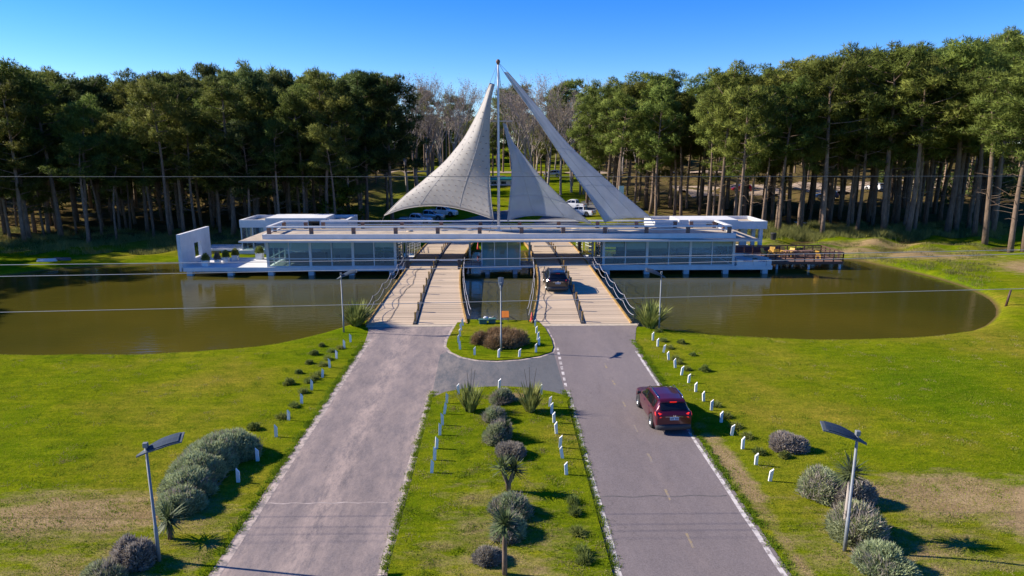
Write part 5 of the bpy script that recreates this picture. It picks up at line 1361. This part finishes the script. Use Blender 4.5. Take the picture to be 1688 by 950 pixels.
# brown twiggy bush on the island: three lobes
q0 = G(826, 568); t = empty('twiggy_bush', (q0.x, q0.y, 0.05), 0, 'wide reddish brown twiggy bush on the rounded island', 'bush'); T = []; core = MB()
for dx, dy, r_, h_ in ((-1.35,0.1,0.62,0.72),(-0.3,-0.7,0.75,0.75),(0.15,0.45,0.95,1.1),(1.0,-0.2,0.8,0.95),(0.4,-0.7,0.7,0.7),(-0.5,0.5,0.7,0.8)):
    T.append(dome_tris(2600, r_, r_*0.9, h_, 0.26, 0.035, RNG, 0.5, 0.5, 12) + np.array([dx,dy,0])); core.lathe([(0.001,h_*0.6),(r_*0.4,h_*0.5),(r_*0.55,h_*0.2),(r_*0.55,0)], 10, c=(dx,dy,0))
link_mesh('foliage', tri_mesh('foliage', np.concatenate(T), SHRUB_BROWN), t); core.build('woody_core', simple('woody_core', (0.10,0.085,0.06), 0.95), t)
# small shrubs and tufts
small = [(z8(370,215), 0.26, 'left lawn'), (z8(327,282), 0.24, 'left lawn'), (z8(250,360), 0.2, 'left lawn'), (z8(170,445), 0.3, 'left lawn'), (z8(427,150), 0.2, 'left lawn'), ((418,708), 0.28, 'left lawn'),
         (z1(395,222), 0.26, 'right lawn'), (z1(482,318), 0.18, 'right lawn'), (z1(578,435), 0.32, 'right lawn'), ((1293,754), 0.22, 'right lawn'), ((1120,566), 0.15, 'right lawn')]
cnt = {'left lawn': 0, 'right lawn': 0}
small.sort(key=lambda s_: s_[0][1])
for (px, py), r_, w_ in small:
    lab = '%s small dark shrub from the pond on the %s' % (ORD[cnt[w_]], w_); cnt[w_] += 1
    mound('small_shrub', px, py, r_, r_, r_*1.2, 700, SHRUB_GREEN, lab, 'shrub', 'small shrubs on the lawns', 0.10, 0.04, 5)
tuft_px = [z8(575,165), z8(505,190), z8(480,250), z8(440,300), z8(405,375), z8(370,405), z8(330,430), z8(290,510), z8(215,620), z8(115,710)] + [z1(215,130), z1(255,205), z1(300,262), z1(350,345), z1(372,378), z1(432,430), z1(660,710), z1(745,800), z1(820,880), (1232,722), (1252,748)]
for i, (px, py) in enumerate(tuft_px):
    left = i < 10
    lab = '%s weedy grass tuft from the pond among the %s' % (ORD[i if left else i-10], 'left lawn posts' if left else 'right lawn posts')
    mound('grass_tuft', px, py, 0.26, 0.22, 0.16, 330, SHRUB_GREEN, lab, 'tuft', 'weedy tufts among the posts', 0.20, 0.03, 5)
for i, (px, py) in enumerate([(943,832),(947,850),(951,882),(960,915),(963,930)]):
    mound('grass_tuft', px, py, 0.26, 0.22, 0.2, 350, SHRUB_GREEN, '%s rough grass tuft from the top near the right edge of the median' % ORD[i], 'tuft', 'rough tufts on the median', 0.2, 0.03, 4, z=M_Z)

# ------------------------------------------------------------------ things on the banks
q = GT(1330, 367); t = empty('concrete_beam', (q.x, q.y, q.z), R(-32), 'long white concrete beam lying on the grass before the right pines', 'beam')
MB().box(-2.0,2.0,-0.22,0.22,0,0.3).build('beam', WHITE, t, bevel=0.04); MB().box(2.002,2.03,-0.15,0.15,0.06,0.24).build('end_plate', DARKSTEEL, t)
q = G(1274, 398); t = empty('litter_bin', (q.x, q.y, HZ(q.x,q.y)), 0, 'black litter bin on the grass behind the timber deck', 'bin')
MB().lathe([(0.34,0),(0.38,0.85),(0.40,0.88),(0.34,0.88),(0.30,0.1)], 16).build('drum', BLACK, t, smooth=True); MB().lathe([(0.41,0.881),(0.41,0.93),(0.3,0.95),(0.001,0.97)], 16).build('lid', PLASTIC, t, smooth=True)
for (px, py, rz, m_, lab) in ((78, 431, 0.1, PILE, 'pale upturned boat hull lying on the left bank'), (103, 429, -0.05, DARKSTEEL, 'dark upturned boat hull lying behind the pale one')):
    q = G(px, py); t = empty('boat', (q.x, q.y, max(HZ(q.x, q.y), -0.2)), rz, lab, 'boat', 'boats on the left bank'); t.scale = (0.7,)*3
    rows = []
    for i in range(13):
        f = i/12; w_ = 0.48*math.sin(math.pi*min(0.98, max(0.06, f*0.94+0.06)))**0.6; x = -1.5+3.0*f
        rows.append([(x, w_*math.cos(a), 0.42*math.sin(a)*(0.55+0.45*math.sin(math.pi*f))) for a in np.linspace(0, math.pi, 9)])
    b = MB(); b.grid(rows); b.poly(rows[0][::-1]); b.poly(rows[-1]); b.build('hull', m_, t, smooth=True); MB().box(-1.4,1.4,-0.03,0.03,0.3,0.46).build('keel', m_, t)
q = G(1658, 503); t = empty('fence_stake', (q.x, q.y, HZ(q.x,q.y)), 0, 'leaning dark wooden stake on the right pond bank', 'stake')
MB().tube([(0,0,-0.1),(0.12,0,0.75),(0.22,0,1.35)], [0.09,0.085,0.075], 8).build('stake', DARKWOOD, t, smooth=True); MB().tube([(0.16,-0.02,1.0),(0.20,-0.1,1.02),(0.16,0.1,1.04)], 0.012, 5).build('wire_loop', GALV, t)
q = D(1024, 318, 112); t = empty('sign_board', (q.x, 112, HZ(q.x,112)), 0.15, 'pale green sign board standing behind the right mesh sail', 'sign')
hz = q.z-HZ(q.x,112)
MB().box(-0.42,0.42,-0.03,0.03,hz-2.2,hz+1.1).build('board', simple('pale_green_sign', (0.50,0.66,0.58), 0.5, var=0.05), t)
for s_ in (-0.35, 0.35): MB().box(s_-0.05,s_+0.05,0.031,0.12,0,hz+0.9).build('leg', GALV, t)
q = GT(830, 306); t = empty('kiosk', (q.x, q.y, q.z), 0, 'low white kiosk with turquoise top behind the mast', 'kiosk')
MB().box(-3.6,3.6,-1.2,1.2,0,1.2).build('wall', WHITE, t); MB().box(-3.9,3.9,-1.5,1.5,1.202,1.65).build('roof', simple('turquoise_roof', (0.02,0.28,0.32), 0.5, var=0.05), t)
for k in range(3): MB().box(-2.8+k*2.2,-1.6+k*2.2,-1.215,-1.203,0.35,0.95).build('window', CARGLASS, t)

# ------------------------------------------------------------------ power lines crossing in front
def cable(name, a, c, sag, lab, y, r_=0.0115):
    pts = []
    A_, C_ = D(*a, y), D(*c, y); dv = (C_-A_)
    A2, C2 = A_-dv*1.2, C_+dv*1.2
    for i in range(61):
        f = i/60; q = A2.lerp(C2, f); q.z += sag*((2*f-1)**2); pts.append(q)
    tag(MB().tube(pts, r_, 5).build(name, simple('cable_dark', (0.10,0.11,0.12), 0.6, var=0.1) if r_ < 0.01 else simple('cable_grey', (0.36,0.36,0.38), 0.6, var=0.1), None, smooth=True), lab, 'power line', 'power lines across the view')
cable('power_line', (0, 292), (1688, 291), 0.10, 'thin topmost power line across the tree trunks', 24.0, 0.009)
cable('power_line', (0, 438), (1200, 422), 0.25, 'upper of the two power lines across the glass pavilions', 23.6)
cable('power_line', (0, 457), (1060, 436), 0.25, 'lower of the two power lines just under the pavilions', 23.9)
cable('power_line', (0, 516), (1688, 477), 0.25, 'lowest power line crossing the pond and bridge feet', 24.2)

# ------------------------------------------------------------------ trees
def tuft_cloud(centres, radii, per, rng, L0=0.40, W0=0.075, blades=4, flat=0.58):
    """needle tufts spread through ellipsoidal clumps -> tris"""
    out = []; nrm = []
    for c, r_ in zip(centres, radii):
        n = int(per*(r_/1.1)**1.6)
        d = rng.normal(size=(n, 3)); d /= np.linalg.norm(d, axis=1)[:, None]
        rad = rng.random(n)**0.45
        o = c + d*rad[:, None]*r_*np.array([1, 1, flat])
        for k in range(blades):
            nd = d*0.9 + rng.normal(size=(n, 3))*0.75; nd[:, 2] += 0.45; nd /= np.linalg.norm(nd, axis=1)[:, None]
            sd = np.cross(nd, rng.normal(size=(n, 3))); sd /= np.linalg.norm(sd, axis=1)[:, None]
            L_ = L0*(0.6+0.8*rng.random(n))[:, None]; w = W0*(0.7+0.6*rng.random(n))[:, None]
            out.append(np.stack([o-sd*w/2, o+sd*w/2, o+nd*L_], 1))
            nn = d + rng.normal(size=(n, 3))*0.28; nn[:, 2] += 0.25; nrm.append(nn/np.linalg.norm(nn, axis=1)[:, None])
    nrm = np.concatenate(nrm)
    return oriented(np.concatenate(out), nrm), nrm
def make_pine(seed, H=20.0, start=0.48, spread=3.4, nl=24, mat=PINE, per=58, lean=0.4, dense=1.0):
    rng = np.random.default_rng(seed); rnd = random.Random(seed)
    az0 = rnd.uniform(0, 6.28); tb = MB()
    path = []
    for i in range(10):
        f = i/9; off = lean*f*f*1.6; wob = 0.18*math.sin(f*5+seed)
        path.append(Vector((math.cos(az0)*off+wob, math.sin(az0)*off+0.15*math.cos(f*4+seed*2)-0.15*math.cos(seed*2), H*0.97*f)))
    path[0] = Vector((0, 0, -0.3))
    rad = [0.30, 0.245, 0.225, 0.21, 0.19, 0.165, 0.14, 0.11, 0.07, 0.03]
    tb.tube(path, rad, 9)
    def at(f):
        x = f*9; i = min(8, int(x)); return path[i].lerp(path[i+1], x-i)
    C, Rr = [], []
    for k in range(nl):
        f = start + (0.97-start)*((k+rnd.random()*0.8)/nl)
        g = (f-start)/(1-start)
        L_ = spread*(0.55+0.65*math.sin(math.pi*min(1, 0.18+g*0.72)))*(1-0.45*g**3)*rnd.uniform(0.65, 1.15)
        az = k*2.4+rnd.uniform(-0.5, 0.5); rise_ = rnd.uniform(0.05, 0.55)+0.3*g
        a = at(f); d = Vector((math.cos(az), math.sin(az), 0)); e = a+d*L_+Vector((0, 0, L_*rise_)); m_ = a+d*L_*0.5+Vector((0, 0, L_*rise_*0.3))
        tb.tube([a, m_, e], [0.07*(1-g*0.5), 0.045, 0.02], 5, cap=False)
        nC = 3 if L_ > 2.2 else 2
        for j in range(nC):
            h_ = 0.45+0.6*(j+rnd.random()*0.5)/nC; q = a.lerp(e, min(1.05, h_)); q += Vector((rnd.gauss(0, .45), rnd.gauss(0, .45), rnd.gauss(0, .25)))
            C.append(np.array(q)); Rr.append(rnd.uniform(0.6, 1.15)*(0.85+0.15*spread/3.4))
    for j in range(5): q = at(0.93)+Vector((rnd.gauss(0, .6), rnd.gauss(0, .6), rnd.uniform(-0.3, 0.9))); C.append(np.array(q)); Rr.append(rnd.uniform(0.8, 1.15))
    for k in range(16):                                # dead stubs on the bare trunk
        f = rnd.uniform(0.16, start); a = at(f); az = rnd.uniform(0, 6.28); L_ = rnd.uniform(0.5, 2.6)
        tb.tube([a, a+Vector((math.cos(az)*L_*0.6, math.sin(az)*L_*0.6, L_*0.12)), a+Vector((math.cos(az)*L_, math.sin(az)*L_, L_*rnd.uniform(-0.1, 0.5)))], [0.035, 0.025, 0.01], 4, cap=False)
    tr, nr_ = tuft_cloud(C, Rr, per*dense, rng)
    return tb.mesh('pine_trunk', BARK, True), tri_mesh('pine_crown', tr, mat, nr_), tr
PINES = [make_pine(i*13+3, 20, st, sp, nl, PINE, ln_) if False else make_pine(i*13+3, 20, st, sp, nl, PINE, 92, ln_)
         for i, (st, sp, nl, ln_) in enumerate([(0.46, 3.2, 25, 0.3), (0.54, 3.7, 22, 0.9), (0.30, 3.3, 30, 0.2), (0.60, 3.2, 18, 1.3), (0.45, 4.0, 26, 0.5), (0.64, 3.0, 16, 1.6), (0.36, 2.8, 28, 0.4), (0.50, 3.4, 22, 1.8), (0.24, 3.0, 32, 0.6)])]
DARKPINES = [make_pine(i*17+5, 20, st, sp, nl, PINE_DK, 120, 0.2, 1.1) for i, (st, sp, nl) in enumerate([(0.34, 4.0, 34), (0.38, 3.6, 32), (0.30, 3.7, 34)])]
PINES_HIGH = [PINES[i] for i in (0, 1, 3, 4, 5, 7)]
def place_tree(kind, var, x, y, H, rz, label, group, width=1.0):
    tm, cm = var[0], var[1]
    t = empty(kind, (x, y, HZ(x, y)), rz, label, 'tree', group)
    s_ = H/20.0
    t.scale = (s_*width, s_*width, s_)
    link_mesh('trunk', tm, t); link_mesh('crown', cm, t)
    return t
SKY = [(-400,110),(0,97),(60,100),(100,105),(170,112),(215,128),(250,115),(290,104),(340,108),(400,103),(500,100),(570,102),(640,106),(690,112),(1000,128),(1060,115),(1115,129),(1180,114),(1260,104),(1330,95),(1400,75),(1460,66),(1500,76),(1560,62),(1620,48),(1688,40),(2100,20)]
def sky_h(x, y, frac=1.0):
    # height of the skyline above the ground there
    c, s_ = math.cos(-YAW), math.sin(-YAW); xc = x*c-y*s_; yc = x*s_+y*c
    px = 844+1125*xc/(yc*math.cos(PITCH)+2)
    py = np.interp(px, [a for a, _ in SKY], [b_ for _, b_ in SKY])
    z = D(px, py, y).z
    return max(9, (z-HZ(x, y))*frac)
rt = random.Random(99)
def front_row(pxs, side, fracs, far=False):
    pts = [(px, py) for px, py in pxs]; pts.sort()
    for i, (px, py) in enumerate(pts):
        q = GT(px, py) if py < 392 or True else G(px, py)
        v = rt.choice(PINES_HIGH if side == 'right' else PINES); H = sky_h(q.x, q.y, rt.uniform(*fracs))
        lab = '%s pine trunk from the left along the front edge of the %s wood' % (ORD[i], side)
        place_tree('pine_tree', v, q.x, q.y, H, rt.uniform(0, 6.28), lab, 'pines on the front edge of the %s wood' % side, rt.uniform(0.85, 1.3))
        placed.append((q.x, q.y))
placed = []
front_row([(12,384),(42,404),(74,392),(102,398),(146,406),(168,390),(198,386),(244,386),(298,378),(352,381),(385,394),(422,378),(458,374),(477,372),(495,372),(530,370),(575,368)], 'left', (0.55, 1.02))
front_row([(1229,347),(1256,346),(1292,352),(1319,357),(1365,364),(1397,369),(1412,384),(1430,367),(1456,386),(1476,374),(1495,388),(1523,374),(1548,371),(1560,386),(1575,381),(1597,379),(1605,393),(1623,403),(1635,388),(1665,417),(1687,424)], 'right', (0.7, 1.02))
front_row([(1000,344),(1024,340),(1046,345),(1066,343),(1085,338),(1104,345),(1132,345),(1150,338),(1168,343),(1199,344)], 'right middle', (0.82, 1.0))
# big dark conifers left of the sails
for px, Y, H_, w_, lab in ((605, 104, 23.8, 1.05, 'tall broad dark conifer left of the beige sail'), (648, 107, 23.2, 1.0, 'dark conifer nearest the beige sail, overhanging to the right'), (560, 109, 23.0, 0.95, 'dark conifer behind the bright green bushy tree'), (300, 112, 24.0, 1.0, 'dark conifer rising behind the left wood above the white slab wall'), (170, 108, 22.6, 1.0, 'dark conifer behind the left wood near the skyline dip')):
    q = D(px, 380, Y); place_tree('conifer', rt.choice(DARKPINES), q.x, Y, H_-HZ(q.x, Y), rt.uniform(0, 6.28), lab, 'dark conifers in the left wood', w_); placed.append((q.x, Y))
def scatter(x0f, x1f, y0, y1, n, fracs, kind_label, group, dens=3.1, mats=PINES):
    k = tries = 0
    while k < n and tries < n*60:
        tries += 1
        y = rt.uniform(y0, y1); x = rt.uniform(x0f(y), x1f(y))
        if any((x-a)**2+(y-b_)**2 < dens*dens for a, b_ in placed): continue
        if shore_sd(np.array([[x]]), np.array([[y]]))[0, 0] > -3.5: continue
        if 38 < x < 84 and 143 < y < 160: continue
        placed.append((x, y)); v = rt.choice(mats)
        place_tree('pine_tree', v, x, y, sky_h(x, y, rt.uniform(*fracs)), rt.uniform(0, 6.28), kind_label, group, rt.uniform(0.85, 1.05)); k += 1
scatter(lambda y: -0.79*y, lambda y: -17-0.02*y, 93, 108, 40, (0.6, 1.02), 'pine standing a row behind the front edge of the left wood', 'second rows of the left wood', 3.3, PINES+DARKPINES[:1])
scatter(lambda y: -0.79*y, lambda y: -20, 108, 132, 46, (0.8, 1.0), 'slim pine deep in the shaded left wood', 'deep pines of the left wood', 3.6, PINES+DARKPINES)
scatter(lambda y: 22+0.1*y, lambda y: 0.74*y, 97, 112, 34, (0.66, 1.02), 'pine standing a row behind the front edge of the right wood', 'second rows of the right wood', 3.3, PINES_HIGH)
scatter(lambda y: 17, lambda y: 0.74*y, 112, 138, 54, (0.82, 1.0), 'slim pine deep in the shaded right wood', 'deep pines of the right wood', 3.8)
# pines just outside the left edge of the view, whose shade falls on the left bank
for i in range(22):
    x, y = -rt.uniform(72, 92), rt.uniform(58, 104)
    if shore_sd(np.array([[x]]), np.array([[y]]))[0, 0] > -3: continue
    place_tree('pine_tree', rt.choice(PINES), x, y, rt.uniform(19, 23), rt.uniform(0, 6.28), 'pine beyond the left edge of the view shading the left bank', 'pines left of the view')

# bare autumn trees behind the sails
def make_bare(seed, H=20.0, leaves=1500):
    rnd = random.Random(seed); rng = np.random.default_rng(seed); tb = MB(); tips = []
    def grow(p, d, L_, r_, lev):
        segs = 3; pts = [p]; q = p.copy(); dd = d.copy(); rads = [r_]
        for i in range(segs):
            dd = (dd+Vector((rnd.gauss(0, .10), rnd.gauss(0, .10), 0.06))).normalized(); q = q+dd*(L_/segs); pts.append(q.copy()); rads.append(r_*(1-0.45*(i+1)/segs))
        tb.tube(pts, rads, 7 if lev == 0 else (5 if lev < 3 else 3), cap=False)
        if lev >= 2: tips.extend([np.array(a) for a in pts[1:]])
        if lev >= 5: return
        nb = {0: 4, 1: 4, 2: 3, 3: 3, 4: 3}[lev]
        for k in range(nb):
            f = rnd.uniform(0.45, 1.0) if lev == 0 else rnd.uniform(0.3, 1.0); i = min(segs-1, int(f*segs)); a = pts[i].lerp(pts[i+1], f*segs-i)
            ax = Vector((rnd.gauss(0, 1), rnd.gauss(0, 1), 0)).normalized(); nd = (dd*1.0+ax*rnd.uniform(0.35, 0.75)).normalized()
            grow(a, nd, L_*rnd.uniform(0.5, 0.72), max(0.016, rads[i]*0.58), lev+1)
    grow(Vector((0, 0, -0.2)), Vector((rnd.gauss(0, .03), rnd.gauss(0, .03), 1)), H*0.46, 0.26, 0)
    mz = max(t_[2] for t_ in tips); f = H/mz
    for i, v in enumerate(tb.v): tb.v[i] = (v[0]*f*0.9, v[1]*f*0.9, v[2]*f)
    tips = [t_*np.array([f*0.9, f*0.9, f]) for t_ in tips]
    idx_ = rng.integers(0, len(tips), leaves); o = np.array(tips)[idx_]+rng.normal(size=(leaves, 3))*0.35
    nd = rng.normal(size=(leaves, 3)); nd /= np.linalg.norm(nd, axis=1)[:, None]; sd = np.cross(nd, rng.normal(size=(leaves, 3))); sd /= np.linalg.norm(sd, axis=1)[:, None]
    T = np.stack([o-sd*0.07, o+sd*0.07, o+nd*0.18], 1)
    return tb.mesh('bare_trunk', BARK_PALE, True), tri_mesh('dry_leaves', T, AUTUMN)
BARES = [make_bare(s_, 20, 1300) for s_ in (4, 9, 23, 31)]
bare_px = [(672,322,112),(690,318,122),(708,322,128),(728,318,124),(748,322,128),(772,314,134),(795,318,140),(846,314,140),(862,322,132),(884,320,124),(902,316,120),(924,322,126),(942,318,134),(962,322,137),(985,326,132),(1010,320,140)]
for i, (px, py, top) in enumerate(bare_px):
    q = GT(px, py); H_ = D(px, top, q.y).z-q.z
    place_tree('bare_tree', BARES[i % 4], q.x, q.y, H_, rt.uniform(0, 6.28), '%s bare autumn tree from the left behind the sails' % ORD[i], 'bare autumn trees behind the sails', rt.uniform(0.75, 0.95))
for i in range(14):
    y = rt.uniform(140, 200); x = rt.uniform(-30, 42)
    place_tree('bare_tree', BARES[i % 4], x, y, rt.uniform(14, 19), rt.uniform(0, 6.28), 'thin brownish tree far behind the bare trees', 'far brown trees', rt.uniform(0.9, 1.2))
for i in range(22):
    y = rt.uniform(150, 215); x = rt.uniform(-40, 50)
    place_tree('pine_tree', rt.choice(PINES), x, y, rt.uniform(11, 16), rt.uniform(0, 6.28), 'far pine seen small between the bare trunks', 'far pines in the centre gap', 1.1)
# bright green bushy tree by the dark conifers
rng = np.random.default_rng(5); q = D(556, 345, 98)
t = empty('bushy_tree', (q.x, 98, HZ(q.x, 98)), 0, 'low bright green bushy tree in front of the dark conifers', 'tree'); tb = MB(); C = []; Rr = []
for k in range(16):
    az = rng.uniform(0, 6.28); rr = rng.uniform(0.3, 2.6); z = rng.uniform(2.5, 8.0); rr *= 1-(z-2.5)/9; C.append(np.array([rr*math.cos(az), rr*math.sin(az), z])); Rr.append(rng.uniform(0.9, 1.5)); tb.tube([(0,0,z*0.45),(C[-1][0]*0.5,C[-1][1]*0.5,z*0.75),tuple(C[-1])],[0.06,0.04,0.02],5)
tb.tube([(0,0,-0.2),(0.1,0,2.5),(0,0.1,6.5)],[0.2,0.15,0.05],8); tb.build('trunk', BARK, t, smooth=True)
link_mesh('crown', tri_mesh('bushy_crown', *(lambda a: (a[0], BROADLEAF, a[1]))(tuft_cloud(C, Rr, 130, rng, 0.34, 0.2, 3, 0.85))), t)

# distant wood that reads as one mass
far_T = []
rng = np.random.default_rng(77)
base = PINES[0][2][::5]; base2 = PINES[4][2][::5]
for i in range(150):
    y = rng.uniform(138, 260); x = rng.uniform(-0.95*y, 0.95*y)
    if abs(x) < 26+0.05*y and y < 215: continue
    if 36 < x < 90 and y < 166: continue
    s_ = max(8, sky_h(x, y, rng.uniform(0.72, 0.95)))/20.0; a = rng.uniform(0, 6.28); c_, sn = math.cos(a), math.sin(a)
    B = (base if i % 2 else base2).copy(); mid_ = B.mean(1, keepdims=True); B = mid_+(B-mid_)*2.8
    X = (B[..., 0]*c_-B[..., 1]*sn)*s_*1.1+x; Yy = (B[..., 0]*sn+B[..., 1]*c_)*s_*1.1+y
    far_T.append(np.stack([X, Yy, B[..., 2]*s_+float(rise(np.array(x), np.array(y)))], -1))
for i in range(46):
    y = rng.uniform(215, 275); x = rng.uniform(-75, 85); zt = D(844, rng.uniform(178, 215), y).z; z0 = float(rise(np.array(x), np.array(y)))
    s_ = max(7, zt-z0)/20.0; B = (base if i % 2 else base2).copy(); mid_ = B.mean(1, keepdims=True); B = mid_+(B-mid_)*3.2; B[..., 2] = (B[..., 2]-8)*20/12
    far_T.append(np.stack([B[..., 0]*s_*1.7+x, B[..., 1]*s_*1.7+y, B[..., 2]*s_+z0], -1))
tag(link_mesh('distant_wood', tri_mesh('distant_wood', np.concatenate(far_T), PINE)), 'dense far pine wood behind the nearer trees', 'wood', kind='stuff')
tb = MB()
for i in range(240):
    y = rng.uniform(130, 240); x = rng.uniform(-0.9*y, 0.9*y)
    if abs(x) < 14 and y < 185: continue
    if 36 < x < 90 and y < 166: continue
    z = float(rise(np.array(x), np.array(y))); l = rng.normal(0, .5); tb.tube([(x, y, z-0.3), (x+l, y, z+15)], [0.26, 0.14], 5, cap=False)
tag(tb.build('distant_trunks', BARK), 'far trunks of the dense pine wood', 'wood', kind='stuff')

# dark foliage clumps added to stand in for deep shade inside the woods
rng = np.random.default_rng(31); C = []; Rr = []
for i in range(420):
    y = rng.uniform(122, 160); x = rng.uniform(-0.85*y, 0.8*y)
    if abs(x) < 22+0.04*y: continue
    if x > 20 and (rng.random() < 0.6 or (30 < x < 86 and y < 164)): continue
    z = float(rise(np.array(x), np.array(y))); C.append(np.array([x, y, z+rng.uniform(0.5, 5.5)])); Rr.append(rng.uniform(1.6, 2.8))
tag(link_mesh('shade_foliage', tri_mesh('shade_foliage', tuft_cloud(C, Rr, 45, rng, 0.8, 0.3, 3, 0.9)[0], PINE_DK)), 'dark foliage mass added for shade in the depths of the woods', 'shade_foliage', kind='stuff')

# tall pale grass along the wood edges, lawn blades on the near grass
def grass_field(n, xf, yr_, h, w, mat, name, label, zf=None, cond=None, clump=0):
    rng = np.random.default_rng(n)
    y = rng.uniform(*yr_, n); x = rng.uniform(0, 1, n); lo, hi = xf(y); x = lo+(hi-lo)*x
    if clump:
        k = rng.integers(0, clump, n); cx, cy = x[:clump][k], y[:clump][k]; sg_ = 0.45 if h > 0.2 else (0.16 if hi[0]-lo[0] > 1 else 0.09); x = cx+rng.normal(0, sg_, n); y = cy+rng.normal(0, sg_, n)
    keep = np.ones(n, bool) if cond is None else cond(x, y)
    x, y = x[keep], y[keep]; m = len(x)
    if m == 0: return
    z = (zf(x, y) if zf else height(x[None], y[None])[0])-0.01
    d = rng.normal(size=(m, 3))*0.45; d[:, 2] = 1; d /= np.linalg.norm(d, axis=1)[:, None]; sd = np.cross(d, rng.normal(size=(m, 3))); sd /= np.linalg.norm(sd, axis=1)[:, None]
    o = np.stack([x, y, z], 1); hh = h*(0.5+rng.random(m))[:, None]
    nn = d.copy(); nn[:, 2] += 1.0; tag(link_mesh(name, tri_mesh(name, np.stack([o-sd*w/2, o+sd*w/2, o+d*hh], 1), mat)), label, 'grass', kind='stuff')
dry = lambda x, y: shore_sd(x[None], y[None])[0] < -0.5
grass_field(60000, lambda y: (17+0*y, 0.75*y), (93, 108), 0.75, 0.05, DRYGRASS, 'tall_grass', 'tall pale grass along the edge of the right wood', cond=dry, clump=500)
grass_field(42000, lambda y: (-0.78*y, -20+0*y), (82, 104), 0.6, 0.05, DRYGRASS, 'tall_grass', 'rough pale grass under the left pines', cond=dry, clump=420)
grass_field(16000, lambda y: (34+0*y, 0.74*y), (56, 90), 0.32, 0.035, DRYGRASS, 'tall_grass', 'rough tussocks on the right pond bank', cond=lambda x, y: (shore_sd(x[None], y[None])[0] < -0.4) & (x > 30), clump=240)
def lawn_cond(x, y): return (np.abs(x) > 9.15) & (shore_sd(x[None], y[None])[0] < -0.15)
grass_field(330000, lambda y: (-0.80*y-1, 0.80*y+1), (15.5, 46), 0.062, 0.02, GRASSBLADE, 'lawn_grass', 'short blades of the lawns beside the road', cond=lawn_cond)
def in_poly(x, y, P):
    ins = np.zeros(len(x), bool); P = np.array(P)
    for a, b_ in zip(P, np.roll(P, -1, axis=0)):
        c_ = (a[1] > y) != (b_[1] > y); xi = a[0]+(y-a[1])/(b_[1]-a[1]+1e-12)*(b_[0]-a[0]); ins ^= c_ & (x < xi)
    return ins
grass_field(60000, lambda y: (-3.45+0*y, 3.45+0*y), (15, 35.6), 0.05, 0.014, GRASSBLADE, 'lawn_grass', 'short blades on the long median', zf=lambda x, y: 0*x+0.07, cond=lambda x, y: in_poly(x, y, med))
grass_field(16000, lambda y: (-3.9+0*y, 4.3+0*y), (39.5, 49.6), 0.05, 0.014, GRASSBLADE, 'lawn_grass', 'short blades on the rounded island', zf=lambda x, y: 0*x+0.07, cond=lambda x, y: in_poly(x, y, isl))

WEED = leaf_mat('lawn_weeds', (0.065, 0.120, 0.006), (0.24, 0.31, 0.025), 0.4, rnd=0.0, scale=0.4, spec=0.0)
STRAW = leaf_mat('dry_straw', (0.20, 0.16, 0.06), (0.42, 0.34, 0.15), 0.3, rnd=0.0, scale=0.4, spec=0.0)
grass_field(26000, lambda y: (-0.80*y-1, 0.80*y+1), (15.5, 46), 0.085, 0.03, WEED, 'lawn_grass', 'darker weedy clumps scattered over the side lawns', cond=lawn_cond, clump=700)
grass_field(22000, lambda y: (-0.80*y-1, 0.80*y+1), (15.5, 46), 0.07, 0.025, STRAW, 'lawn_grass', 'dry straw coloured clumps scattered over the side lawns', cond=lawn_cond, clump=600)
grass_field(7000, lambda y: (-3.45+0*y, 3.45+0*y), (15, 35.6), 0.09, 0.03, WEED, 'lawn_grass', 'darker weedy clumps on the long median', zf=lambda x, y: 0*x+0.07, cond=lambda x, y: in_poly(x, y, med), clump=170)
grass_field(9000, lambda y: (-3.45+0*y, 3.45+0*y), (15, 35.6), 0.07, 0.025, STRAW, 'lawn_grass', 'dry straw coloured clumps on the long median', zf=lambda x, y: 0*x+0.07, cond=lambda x, y: in_poly(x, y, med), clump=140)
# ragged grass creeping over the road edges
def edge_cond(x, y): return np.abs(np.abs(x)-np.where(np.abs(x) > 6, 9.0, 3.62)) < 0.22
for x0_, lab in ((-9.02, 'left lawn edge'), (9.02, 'right lawn edge'), (-3.52, 'left edge of the median'), (3.52, 'right edge of the median')):
    grass_field(9000, lambda y: (x0_-0.12+0*y, x0_+0.12+0*y), (14, 34.5 if abs(x0_) < 5 else 44), 0.08, 0.03, WEED, 'lawn_grass', 'ragged grass creeping over the road at the '+lab, zf=lambda x, y: 0*x+0.02, clump=260)
